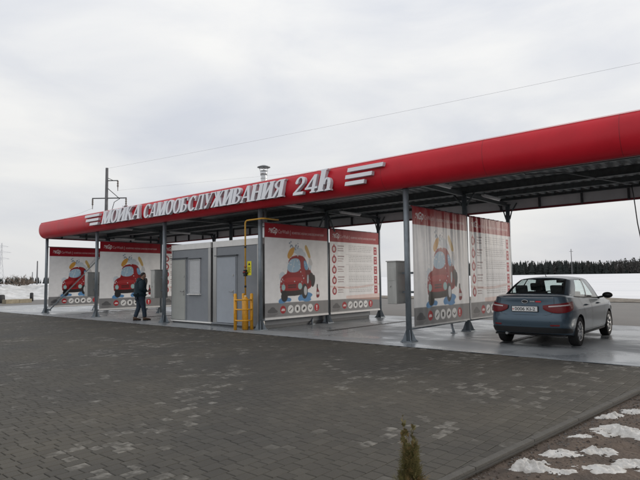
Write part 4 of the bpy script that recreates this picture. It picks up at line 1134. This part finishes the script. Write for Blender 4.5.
# wheels
def wheel(x, y, sgn):
    e = bpy.data.objects.new('wheel', MB().lathe([(.20, -.085), (.27, -.098), (.296, -.088), (WR, -.060), (WR, .060), (.296, .088), (.27, .098), (.20, .085)], (0, 0, 0), 40, axis='x').mesh('wheel', rubber))
    COL.objects.link(e); e.parent = car; e.location = (x, y, WR-.004); e.rotation_euler = (0, 0, 0 if sgn > 0 else math.pi)
    q = MB(); q.lathe([(.205, .06), (.205, .088), (.185, .078), (.175, .03)], (0, 0, 0), 40, axis='x'); q.lathe([(.001, .078), (.04, .076), (.055, .060)], (0, 0, 0), 20, axis='x')
    for i in range(7):
        a = 2*math.pi*i/7
        for da in (-.10, .10):
            p0 = Vector((.058, .05*math.cos(a), .05*math.sin(a))); p1 = Vector((.074, .19*math.cos(a+da), .19*math.sin(a+da))); q.tube([p0, p0.lerp(p1, .5)+Vector((.006, 0, 0)), p1], [.018, .015, .014], 6)
    q.build('rim', alloy, e)
    q = MB(); q.lathe([(.001, .02), (.19, .02)], (0, 0, 0), 24, axis='x'); q.build('brake_disc', mat('brake_dark', (.03, .03, .03), .6, .5), e)
for sx_ in (1, -1):
    for yy in (AXR, AXF): wheel(sx_*.745, yy, sx_)
# wheel housings, floor, seats
for sx_ in (1, -1):
    for ay in (AXR, AXF):
        g = MB(); pts = [(ay+ARC*math.cos(a), .315+ARC*math.sin(a)) for a in (math.pi*(-.15+1.3*i/24) for i in range(25))]
        g.strip([(sx_*.835, a, max(b_, .22)) for a, b_ in pts], [(sx_*.56, a, max(b_, .22)) for a, b_ in pts])
        g.add([(sx_*.56, ay, .4)]+[(sx_*.56, a, max(b_, .22)) for a, b_ in pts], [(0, i, i+1) for i in range(1, 25)]); g.build('wheel_housing', cabinm, car)
g = MB(); g.box((-.72, .25, .23), (.72, 4.1, .27)); g.box((-.70, .64, .95), (.70, 1.15, .97)); g.box((-.70, 3.0, .80), (.70, 3.3, .90)); g.build('floor_pan', cabinm, car)
def seat(x, y, w, h):
    g = MB(); g.bbox((x-w/2, y, .35), (x+w/2, y+.52, .55), .05)
    Mx = Matrix.Translation((x, y+.02, .52)) @ Matrix.Rotation(R(14), 4, 'X')
    b2 = MB(); b2.bbox((-w/2, -.07, 0), (w/2, .07, h), .05); g.add([Mx @ Vector(v) for v in b2.v], b2.f)
    o = g.build('seat', cabinm, car)
    b3 = MB(); b3.bbox((-.13, -.045, h+.03), (.13, .045, h+.21), .04); b3.cyl((-.05, 0, h-.02), (-.05, 0, h+.05), .008, n=6); b3.cyl((.05, 0, h-.02), (.05, 0, h+.05), .008, n=6)
    m3 = MB(); m3.add([Mx @ Vector(v) for v in b3.v], b3.f); m3.build('headrest', cabinm, o)
for x in (-.36, .36): seat(x, 2.05, .48, .60)
for x in (-.38, .38): seat(x, 1.12, .60, .56)
g = MB(); g.tube([(-.36+.17*math.cos(2*math.pi*i/20), 2.80+.06*math.sin(2*math.pi*i/20), .93+.16*math.sin(2*math.pi*i/20)) for i in range(21)], .014, 6, caps=False); g.build('steering_wheel', cabinm, car)
g = MB(); g.bbox((-.11, 2.62, 1.30), (.11, 2.65, 1.37), .01); g.build('inner_mirror', cabinm, car)

# ------------------------------------------------------------------ the person
person = empty('person', (-11.76, .04, .003), R(-16), 'person in dark hooded jacket and jeans walking towards the control box', 'person')
SKIN = mat('skin', (.42, .25, .18), .6); JACK = mat('jacket_dark_teal', (.007, .024, .034), .8, var=.3, scale=14, bump=.5, bscale=18)
JEAN = mat('jeans_blue', (.022, .036, .058), .85, var=.3, scale=16, bump=.3, bscale=30); SHOE = mat('shoe_brown', (.075, .042, .025), .6); HAIR = mat('hair_dark', (.025, .018, .014), .8)
def skin_mesh(name, verts, edges, radii, root, material, sub=2):
    me = bpy.data.meshes.new(name); bm = bmesh.new(); sk = bm.verts.layers.skin.verify(); vv = []
    for i, (p, r) in enumerate(zip(verts, radii)):
        v = bm.verts.new(p); v[sk].radius = r if isinstance(r, tuple) else (r, r); v[sk].use_root = (i == root); vv.append(v)
    for a, b_ in edges: bm.edges.new((vv[a], vv[b_]))
    bm.to_mesh(me); bm.free(); o = bpy.data.objects.new(name, me); COL.objects.link(o)
    m1_ = o.modifiers.new('s', 'SKIN'); m1_.use_smooth_shade = True; m2_ = o.modifiers.new('u', 'SUBSURF'); m2_.levels = m2_.render_levels = sub
    dg = bpy.context.evaluated_depsgraph_get(); ne = bpy.data.meshes.new_from_object(o.evaluated_get(dg)); bpy.data.objects.remove(o)
    ne.materials.clear(); ne.materials.append(material)
    return ne
# joints, facing +y, right = +x
J = dict(pel=(0, 0, .95), hl=(-.095, 0, .90), hr=(.095, .0, .90), kl=(-.10, -.02, .49), kr=(.10, .10, .50), al=(-.10, -.16, .10), ar=(.10, .15, .085),
         tl=(-.11, -.03, .035), tr_=(.11, .30, .035), sp=(0, .0, 1.15), ch=(0, .02, 1.36), nk=(0, .055, 1.52), hd=(0, .09, 1.60), sl=(-.18, .02, 1.43), sr=(.18, .02, 1.43),
         el=(-.235, -.02, 1.16), er=(.235, .0, 1.16), wl=(-.16, .22, 1.08), wr=(.15, .24, 1.09))
ks = list(J); ed = [('pel', 'hl'), ('pel', 'hr'), ('hl', 'kl'), ('hr', 'kr'), ('kl', 'al'), ('kr', 'ar'), ('al', 'tl'), ('ar', 'tr_'), ('pel', 'sp'), ('sp', 'ch'), ('ch', 'nk'), ('nk', 'hd'), ('ch', 'sl'), ('ch', 'sr'), ('sl', 'el'), ('sr', 'er'), ('el', 'wl'), ('er', 'wr')]
rad = dict(pel=.13, hl=.09, hr=.09, kl=.058, kr=.058, al=.042, ar=.042, tl=.035, tr_=.035, sp=.12, ch=.13, nk=.055, hd=.055, sl=.065, sr=.065, el=.045, er=.045, wl=.028, wr=.028)
V_ = [J[k] for k in ks]; E_ = [(ks.index(a), ks.index(b_)) for a, b_ in ed]; Rr = [rad[k] for k in ks]
# hands: palm and five fingers each, curled
for wk, s_ in (('wl', 1), ('wr', -1)):
    w0 = Vector(J[wk]); wi = ks.index(wk); palm = w0+Vector((.012*s_, .075, -.01)); V_.append(tuple(palm)); Rr.append((.036, .018)); pi_ = len(V_)-1; E_.append((wi, pi_))
    for fi, (dx, ln) in enumerate(((-.030, .072), (-.010, .082), (.010, .078), (.028, .062))):
        b0 = palm+Vector((dx, .03, -.004)); b1 = b0+Vector((dx*.1, ln*.5, -.012)); b2 = b1+Vector((0, ln*.25, -.030))
        for p, r in ((b0, .009), (b1, .0085), (b2, .007)): V_.append(tuple(p)); Rr.append(r)
        k_ = len(V_); E_ += [(pi_, k_-3), (k_-3, k_-2), (k_-2, k_-1)]
    b0 = palm+Vector((.038*s_, -.02, .006)); b1 = b0+Vector((.016*s_, .035, -.006)); V_ += [tuple(b0), tuple(b1)]; Rr += [.011, .009]; k_ = len(V_); E_ += [(pi_, k_-2), (k_-2, k_-1)]
bme = skin_mesh('body', V_, E_, Rr, ks.index('pel'), SKIN)
bm = bmesh.new(); bm.from_mesh(bme)
# head: egg-shaped with brow, nose, chin, eyes, mouth and ears, joined into the body mesh
hc = Vector((0, .105, 1.675)); tl_ = Matrix.Rotation(R(-14), 3, 'X')
ret = bmesh.ops.create_uvsphere(bm, u_segments=28, v_segments=20, radius=1)
for v in ret['verts']:
    x, y, z = v.co
    sx_ = .076*(1-.18*max(0, -z)); sy_ = .098*(1-.10*max(0, -z)*(y < 0)); sz_ = .118
    p = Vector((x*sx_, y*sy_, z*sz_))
    if y > .3 and abs(x) < .28 and -.35 < z < .12: p.y += .026*(1-abs(x)/.28)*(1-abs(z+.2)/.35 if abs(z+.2) < .35 else 0)
    if y > .5 and .1 < abs(x) < .5 and .0 < z < .25: p.y -= .008
    if y > .4 and z < -.6: p.y += .012
    if y > .6 and abs(x) < .35 and -.55 < z < -.42: p.y -= .006
    if abs(x) > .92 and abs(z) < .25 and -.3 < y < .2: p.x *= 1.14
    v.co = hc+tl_ @ p
for f in bm.faces: f.smooth = True
bm.to_mesh(bme); bm.free(); link('body', bme, person)
q = MB()
for s_ in (-1, 1):
    q.lathe([(.0005, .010), (.007, .006), (.010, 0)], hc+tl_ @ Vector((s_*.030, .082, .012)), 8)
q.build('eyes', DARK, person)
# hair cap
bm = bmesh.new(); bmesh.ops.create_uvsphere(bm, u_segments=28, v_segments=20, radius=1)
bmesh.ops.delete(bm, geom=[v for v in bm.verts if v.co.z < .22+1.1*max(-.72, min(.5, v.co.y)) or v.co.z < -.55], context='VERTS')
for v in bm.verts: v.co = hc+tl_ @ Vector((v.co.x*.084, v.co.y*.107, v.co.z*.126))+Vector((0, 0, .002*math.sin(v.co.x*90)))
me = bpy.data.meshes.new('hair'); bm.to_mesh(me); bm.free(); me.materials.append(HAIR)
for p in me.polygons: p.use_smooth = True
link('hair', me, person)
# jacket: torso skirt + sleeves, jeans, shoes
def sub_skin(name, keys, extra, radii, edges, m_, root): 
    return link(name, skin_mesh(name, [J[k] if isinstance(k, str) else k for k in keys], edges, radii, root, m_), person)
sub_skin('jacket', [(0, -.01, .83), (0, -.01, .98), (0, .0, 1.16), (0, .01, 1.34), (0, .03, 1.46), 'sl', 'sr', (-.243, -.05, 1.17), (.243, -.03, 1.17), (-.17, .19, 1.085), (.16, .21, 1.095)], None,
         [(.235, .235), (.245, .245), (.245, .240), (.245, .225), (.14, .13), .125, .125, .105, .105, .072, .072], [(0, 1), (1, 2), (2, 3), (3, 4), (3, 5), (3, 6), (5, 7), (6, 8), (7, 9), (8, 10)], JACK, 2)
sub_skin('hood', [(0, -.07, 1.46), (0, -.105, 1.52), (0, -.085, 1.60), (-.085, .0, 1.52), (.085, .0, 1.52), (-.05, .08, 1.49), (.05, .08, 1.49)], None, [.105, .095, .06, .065, .065, .048, .048], [(0, 1), (1, 2), (1, 3), (1, 4), (3, 5), (4, 6)], JACK, 1)
sub_skin('jeans', [(0, 0, .94), 'hl', 'hr', (-.10, -.01, .70), (.10, .06, .70), 'kl', 'kr', (-.10, -.09, .30), (.10, .135, .30), (-.10, -.155, .105), (.10, .155, .10)], None,
         [.16, .122, .122, .115, .115, .092, .092, .083, .083, .082, .082], [(0, 1), (0, 2), (1, 3), (2, 4), (3, 5), (4, 6), (5, 7), (6, 8), (7, 9), (8, 10)], JEAN, 0)
for a, t_ in (('al', 'tl'), ('ar', 'tr_')):
    an, to = Vector(J[a]), Vector(J[t_]); an = Vector((an.x, an.y-.02, 0)); y0_ = an.y-.045
    q = MB(); n = 12; rows = []
    for i in range(n+1):
        f = i/n; yy = y0_+.29*f; w_ = .046*(.55+1.6*f**.6*(1-f)**.28 if 0 < f < 1 else .35); h_ = .085*(1-f)**1.2+.045 if f < 1 else .03
        rows.append([(an.x+w_*math.cos(b_)*1.0, yy, .012+max(0, h_*.5+h_*.5*math.sin(b_))) for b_ in (2*math.pi*j/14 for j in range(15))])
    q.grid(rows); q.add([rows[0][j] for j in range(14)], [tuple(range(14))]); q.add([rows[-1][j] for j in range(14)], [tuple(reversed(range(14)))])
    so_ = q.build('shoe', SHOE, person, fix=True)
    q = MB(); q.bbox((an.x-.044, y0_, .0), (an.x+.044, y0_+.285, .018), .006); q.build('sole', DARK, so_)
gun = empty('spray_lance', (-11.76, .04, .003), R(-16), 'short black spray gun held by the person at waist height', 'spray gun')
q = MB(); q.tube([(.12, .33, 1.03), (.12, .35, 1.10)], .018, 8); q.build('grip', BLACK, gun)
q = MB(); q.tube([(.12, .27, 1.13), (.12, .42, 1.10), (.12, .55, 1.06)], [.022, .018, .010], 8); q.build('barrel', BLACK, gun)

# ------------------------------------------------------------------ power line
pole_b = far(107, 168, 55); pole_b.z = 0
topz = far(107, 168, 55).z
pole = empty('power_pole', pole_b, R(40), 'tall concrete power pole with angled cross arms behind the canopy', 'power pole')
q = MB(); q.cyl((0, 0, -.1), (0, 0, topz), .20, .13, 12); q.build('shaft', CONC, pole)
ARM = mat('pole_iron', (.06, .06, .065), .7, .4)
za = topz-2.9*1.03
q = MB(); q.box((-1.38, -.05, za), (1.95, .05, za+.09)); q.tube([(.05, 0, za+1.05), (1.25, 0, za)], .035, 6); q.tube([(.55, 0, za-1.1), (.75, 0, za-.35), (1.3, 0, za)], .03, 6); q.build('cross_arm', ARM, pole)
q = MB(); q.box((0, -.04, topz-1.28), (1.10, .04, topz-1.20)); q.tube([(.05, 0, topz-.95), (.6, 0, topz-1.22)], .03, 6); q.build('upper_arm', ARM, pole)
INS = mat('insulator', (.12, .10, .09), .4)
tips = [(-1.34, za), (1.90, za), (1.08, topz-1.25)]
for x, z in tips: q = MB(); q.lathe([(.03, 0), (.10, -.1), (.05, -.2), (.10, -.3), (.05, -.4), (.10, -.5), (.04, -.65), (.03, -1.0)], (x, 0, z), 8); q.build('insulator', INS, pole)
pm = Matrix.Translation(pole_b) @ Matrix.Rotation(R(40), 4, 'Z')
def wire(a, b_, sag, label, r=.018):
    a, b_ = Vector(a), Vector(b_); pts = [a.lerp(b_, i/24)-Vector((0, 0, sag*4*(i/24)*(1-i/24))) for i in range(25)]
    q = MB(); q.tube([p-a for p in pts], r, 5); o = q.build('power_wire', WIREM); o.location = a; tag(o, label, 'wire', 'overhead power wires')
e1 = pm @ Vector((0, 0, topz-.05)); d1 = far(640, 57, 34)
wire(e1, d1+(d1-e1)*.6, .35, 'thin overhead wire rising highest above the canopy towards the right', .006)
e2 = pm @ Vector((1.08, 0, topz-2.2)); d2 = far(305, 172, 42); wire(e2, d2+(d2-e2)*1.5, .0, 'thin overhead wire passing just above the steel flue', .004)
e3 = pm @ Vector((-1.34, 0, za-.9)); d3 = far(60, 218, 88); wire(e3, d3+(d3-e3)*1.0, .3, 'thin overhead wire sloping down behind the far canopy end', .008)
def far_pole(x, y, dist, r, label, arm=True):
    p = far(x, y, dist); b_ = Vector((p.x, p.y, ground_z(p.x, p.y)-.2)); e = empty('power_pole', b_, R(60), label, 'power pole', 'distant power poles')
    h = p.z-b_.z; q = MB(); q.cyl((0, 0, 0), (0, 0, h), r, r*.7, 8); q.build('shaft', CONC, e)
    if arm: q = MB(); q.box((-1.2, -.05, h-1.3), (1.2, .05, h-1.15)); q.build('cross_arm', ARM, e)
far_pole(571, 249, 300, .22, 'distant slim pole standing before the dark forest')
far_pole(37.5, 261, 210, .26, 'distant slim pole beyond the ploughed snow bank, taller one', False)
far_pole(32.5, 272, 330, .26, 'distant slim pole beyond the ploughed snow bank, shorter one', False)
# far lattice pylon
p = far(2, 243, 620); pb = Vector((p.x, p.y, ground_z(p.x, p.y)-.5)); e = empty('lattice_pylon', pb, R(62), 'faint distant lattice pylon beyond the snow bank', 'pylon'); h = p.z-pb.z; q = MB()
PYL = mat('pylon_grey', (.55, .56, .58), .7, .2)
for sx_ in (-1, 1):
    for sy_ in (-1, 1): q.tube([(sx_*3, sy_*3, 0), (sx_*.8, sy_*.8, h*.55), (sx_*.3, sy_*.3, h)], .13, 4)
for i in range(9):
    f0, f1 = i/9, (i+1)/9; w0 = 3-2.2*min(1, f0/.55); w1 = 3-2.2*min(1, f1/.55); w0, w1 = max(w0, .4), max(w1, .4)
    q.tube([(-w0, -w0, h*f0), (w1, -w1, h*f1)], .09, 4); q.tube([(w0, -w0, h*f0), (-w1, -w1, h*f1)], .09, 4)
q.build('tower', PYL, e)
for f, l_ in ((.62, 7), (.77, 8.5), (.91, 6)): q = MB(); q.tube([(-l_, 0, h*f), (0, 0, h*f+1.6), (l_, 0, h*f)], .15, 4); q.tube([(-l_, 0, h*f), (l_, 0, h*f)], .13, 4); q.build('cross_arm', PYL, e)

# ------------------------------------------------------------------ snow bank and things at the left edge of the yard
SNB = mat('bank_snow', (.38, .38, .37), .9, scale=1.3, bump=.8, bscale=2.5, spec=.2, col2=(.72, .725, .73))
q = MB(); rows = []
c0 = ground(20, 300)
for i in range(100):
    x = -43.0-i*.22; rows.append([])
    for j in range(150):
        y = -6+j*.22; u = i/99
        prof_ = math.sin(math.pi*min(1, u*1.02))**.7*(.75+.5*fbm(x*.55, y*.55, 3, 21))
        h = prof_*(.35+1.35*fbm(x*.22, y*.22, 4, 11))*(sstep(-6, -2, y))*(1-sstep(20, 26, y))
        h += prof_*.55*(fbm(x*.9, y*.9, 4, 4)-.42)
        rows[-1].append((x+1.2*(fbm(y*.3, 1, 3, 8)-.5), y, max(-.1, h*1.02-.05)))
q.grid([r[::-1] for r in rows]); tag(q.build('snow_bank', SNB), 'lumpy bank of ploughed snow at the yard edge', 'snow bank', kind='structure')
BAR = mat('barrier_concrete', (.24, .21, .15), .85, var=.25, scale=3, bump=.3)
a, b_ = ground(6, 303.5), ground(32, 302.0)
bar = empty('concrete_kerb_block', a, math.atan2(b_.y-a.y, b_.x-a.x), 'low tan concrete block in front of the snow bank', 'kerb block')
ln = (b_-a).length
q = MB(); q.bbox((0, 0, -.05), (ln*.5-.01, .35, .27), .03); q.build('block', BAR, bar)
q = MB(); q.bbox((ln*.5+.01, .0, -.05), (ln, .35, .25), .03); q.build('block', BAR, bar)
p = ground(31.5, 301.2); q = MB(); q.cyl((0, 0, 0), (0, 0, .62), .14, .13, 10); q.lathe([(.13, .62), (.09, .67), (.001, .68)], (0, 0, 0), 10); o = q.build('bollard', DARK); o.location = p; tag(o, 'short dark bollard at the end of the tan concrete block', 'bollard')
p = ground(0, 303); q = MB(); q.lathe([(.30, 0), (.34, .05), (.30, .55), (.24, .60), (.001, .60)], (0, 0, 0), 14); o = q.build('rubbish_bin', DARK); o.location = (p.x, p.y, 0); tag(o, 'squat dark bin at the start of the tan concrete block', 'bin')

# ------------------------------------------------------------------ vegetation
TW = mat('twig_brown', (.15, .115, .09), .9, var=.3)
def bare_shrub(px, py, dist, h, w, label, seed):
    r = random.Random(seed); p = far(px, py, dist); e = empty('bare_shrub', (p.x, p.y, ground_z(p.x, p.y)-.1), 0, label, 'shrub', 'leafless shrubs')
    t1, t2 = MB(), MB()
    for i in range(26):
        a = r.uniform(0, 6.28); ex = Vector((math.cos(a)*w*r.random(), math.sin(a)*w*r.random(), h*r.uniform(.55, 1.0)))
        b0 = Vector((r.gauss(0, .25), r.gauss(0, .25), 0)); m_ = b0.lerp(ex, .5)+Vector((0, 0, .2*h)); pts = [b0, m_, ex]; t1.tube(pts, [.05, .035, .012], 4)
        for k_ in range(18):
            f = r.uniform(.3, 1); s0 = b0.lerp(m_, f*2) if f < .5 else m_.lerp(ex, f*2-1); e1_ = s0+Vector((r.gauss(0, .55), r.gauss(0, .55), r.uniform(.1, .8)))*h*.22; t2.tube([s0, e1_], [.02, .010], 3, caps=False)
    t1.build('stem', TW, e); tag(t2.build('twigs', TW, e), kind='stuff')
bare_shrub(20, 287, 78, 2.3, 2.4, 'wide leafless brown shrub behind the snow bank', 1)
bare_shrub(8, 287, 82, 1.3, 1.6, 'small leafless shrub behind the snow bank', 2)
PINE = mat('pine_far', (.014, .019, .017), .95, var=.5, scale=.12); PINE2 = mat('birch_far', (.060, .056, .052), .95, var=.3, scale=.3)
def forest(name, az_px0, az_px1, d0, d1, n, h0, h1, label, seed, mixb=.2):
    r = random.Random(seed); q = MB()
    for i in range(n):
        px = r.uniform(az_px0, az_px1); f = r.random()**1.4; d = d0+(d1-d0)*f; b_ = far(px, 270, d); z0 = ground_z(b_.x, b_.y)-.3
        h = r.uniform(h0, h1)*(1+.25*(fbm(px*.02, 3, 3, 1)-.5)); birch = r.random() < mixb*(1.8*sstep(560, 700, px)+.25) if mixb else False
        c = Vector((b_.x, b_.y, z0))
        if birch:
            w_ = h*.17
            for k_ in range(26):
                a = r.uniform(0, 6.28); z = h*r.uniform(.2, .97); rr_ = w_*(1.05-abs(z/h-.55)*1.4)*r.uniform(.5, 1); s_ = h*.032
                p = c+Vector((rr_*math.cos(a), rr_*math.sin(a), z)); o_ = [p+Vector((r.gauss(0, s_), r.gauss(0, s_), r.gauss(0, s_*1.5))) for _ in range(4)]
                q.add(o_, [(0, 1, 2), (0, 2, 3), (0, 1, 3)], 1)
            q.add([c+Vector((-.15, 0, 0)), c+Vector((.15, 0, 0)), c+Vector((0, 0, h))], [(0, 1, 2)], 1); q.add([c+Vector((0, -.15, 0)), c+Vector((0, .15, 0)), c+Vector((0, 0, h))], [(0, 1, 2)], 1)
        else:
            tiers = 6; w_ = h*r.uniform(.16, .26)
            for k_ in range(tiers):
                zb = h*(.06+.86*k_/tiers); zt = min(h, zb+h*.34); rb = w_*(1-k_/tiers*.92)*r.uniform(.8, 1.15); m_ = 7
                ring = [c+Vector((rb*r.uniform(.65, 1.25)*math.cos(6.283*j/m_), rb*r.uniform(.65, 1.25)*math.sin(6.283*j/m_), zb+r.uniform(-.02, .03)*h)) for j in range(m_)]
                q.add(ring+[c+Vector((r.gauss(0, .1), r.gauss(0, .1), zt))], [(j, (j+1) % m_, m_) for j in range(m_)], 0)
    tag(q.build(name, [PINE, PINE2]), label, 'forest', kind='stuff')
forest('forest', 440, 900, 345, 440, 2600, 5.8, 9.2, 'dark conifer forest along the far edge of the snow field', 4, .6)
forest('far_treeline', -160, 100, 640, 760, 500, 5, 8.5, 'low distant treeline beyond the snow bank', 6, .0)

# foreground thuja
tp = ground(412, 548, -.03)
thuja = empty('thuja', (tp.x, tp.y, tp.z-.02), 0, 'small olive green thuja standing in the soil at the kerb', 'shrub')
TH = mat('thuja_green', (.085, .080, .022), .75, var=.4, scale=25, col2=(.20, .17, .065)); TH2 = mat('thuja_brown', (.22, .15, .06), .8, var=.3, scale=25)
H_T = far(412, 414, (tp.xy-CAM.xy).length).z-tp.z
q = MB(); q.tube([(0, 0, 0), (.004, .0, H_T*.5), (-.004, 0, H_T*.86)], [.014, .009, .003], 7); q.build('trunk', TW, thuja)
q = MB(); r = random.Random(12)
def spray(q, p, d, ln, mi):
    """flat fan of scale-like leaflets along a short twig"""
    d = d.normalized(); s_ = d.cross(Vector((r.gauss(0, 1), r.gauss(0, 1), r.gauss(0, 1)))).normalized(); n_ = d.cross(s_)
    k_ = 6
    for i in range(k_):
        f = i/k_; b0 = p+d*ln*f; w_ = ln*.42*(1-f*.75)
        for sg in (-1, 1):
            tip = b0+d*ln*.30+s_*sg*w_+n_*r.gauss(0, ln*.08); t_ = .0022
            q.add([b0-d*t_, b0+d*t_*1.6, tip+d*t_, tip-d*t_*.4], [(0, 1, 2, 3)], mi)
    t_ = .0018; tip = p+d*ln; q.add([p-s_*t_, p+s_*t_, tip+s_*t_*.5, tip-s_*t_*.5], [(0, 1, 2, 3)], mi)
for i in range(560):
    f = r.random()**.9; z = H_T*(.04+.70*f); rad_ = .112*(1-f)**.85*(.75+.5*vnoise(f*9, i % 7)) + .006; a = r.uniform(0, 6.283)
    rr_ = rad_*(.35+.65*r.random()**.5); p = Vector((rr_*math.cos(a), rr_*math.sin(a), z)); d = Vector((math.cos(a)*.45+r.gauss(0, .25), math.sin(a)*.45+r.gauss(0, .25), 1.0))
    spray(q, p, d, r.uniform(.035, .075), 1 if r.random() < .16 else 0)
for bx, top in ((-.035, 1.0), (.012, .93), (-.012, .90), (.03, .84), (-.05, .86)):
    b0 = Vector((bx*.3, r.gauss(0, .01), H_T*.52)); e0 = Vector((bx, r.gauss(0, .012), H_T*top)); q.tube([b0, b0.lerp(e0, .5), e0], [.003, .0022, .001], 4, mi=1)
    for i in range(30):
        f = r.uniform(.15, 1); p = b0.lerp(e0, f); a = r.uniform(0, 6.283); spray(q, p, Vector((math.cos(a)*.6, math.sin(a)*.6, .9)), r.uniform(.018, .035), 1 if r.random() < .3 else 0)
q.build('crown', [TH, TH2], thuja)

# melting snow patches on the soil
SNP = mat('old_snow', (.36, .34, .31), .8, var=.14, col2=(.66, .65, .63), scale=9, bump=.6, bscale=40, spec=.3)
def snow_patch(px, py, wpx, hm, label, seed, flat=1.0):
    c = ground(px, py, -.03); d = (c-CAM).length; w_ = wpx/F_PX*d/2; r = random.Random(seed)
    ang = R(YAW); q = MB(); n, m_ = 72, 26; rows = []
    for j in range(m_+1):
        f = j/m_; row = []
        for i in range(n+1):
            a = 2*math.pi*(i % n)/n; e = .30+1.25*fbm(math.cos(a)*1.9+seed*3.1, math.sin(a)*1.9, 5, seed)+.22*(fbm(math.cos(a)*7+seed, math.sin(a)*7, 3, seed)-.5); rr_ = w_*f*e
            x, y = rr_*math.cos(a), rr_*math.sin(a)*flat; x, y = x*math.cos(ang)-y*math.sin(ang), x*math.sin(ang)+y*math.cos(ang)
            z = hm*(1-f**3)*max(0, 2.6*fbm((c.x+x)*15, (c.y+y)*15, 5, seed)-.85+.5*(fbm((c.x+x)*55, (c.y+y)*55, 2, 3)-.5))+.004*(1-f)
            row.append((x, y, soil_z(c.x+x, c.y+y)+z-.006*f))
        rows.append(row)
    q.grid([r_[::-1] for r_ in rows]); o = q.build('snow_patch', SNP, fix=True); o.location = (c.x, c.y, 0); tag(o, label, 'snow patch', 'melting snow patches on the soil')
for i, (px, py, wpx, hm, label) in enumerate([
    (531, 468, 40, .060, 'thick lumpy snow chunk lying nearest the kerb and thuja'),
    (596, 452, 34, .045, 'rough snow lump in the middle of the soil strip'),
    (560, 454, 44, .016, 'thin grey snow smear between two snow lumps'),
    (623, 432, 52, .040, 'broad crusted snow patch on the soil strip'),
    (609, 416, 26, .040, 'small snow lump close to the kerb on the soil'),
    (632, 412, 24, .035, 'small bright snow lump beside the broad crusted patch'),
    (578, 436, 30, .012, 'thin snow film along the kerb on the soil'),
    (634, 466, 44, .030, 'large flat snow patch on the open soil side'),
    (598, 470, 40, .018, 'flat thin snow patch beside the rough snow lump'),
    (560, 474, 26, .014, 'small flat snow patch beside the thick lumpy chunk'),
    (664, 440, 60, .040, 'broad snow patch out on the open soil'),
    (690, 470, 70, .030, 'wide flat snow patch far out on the soil')]): snow_patch(px, py, wpx, hm, label, i+3, .75)
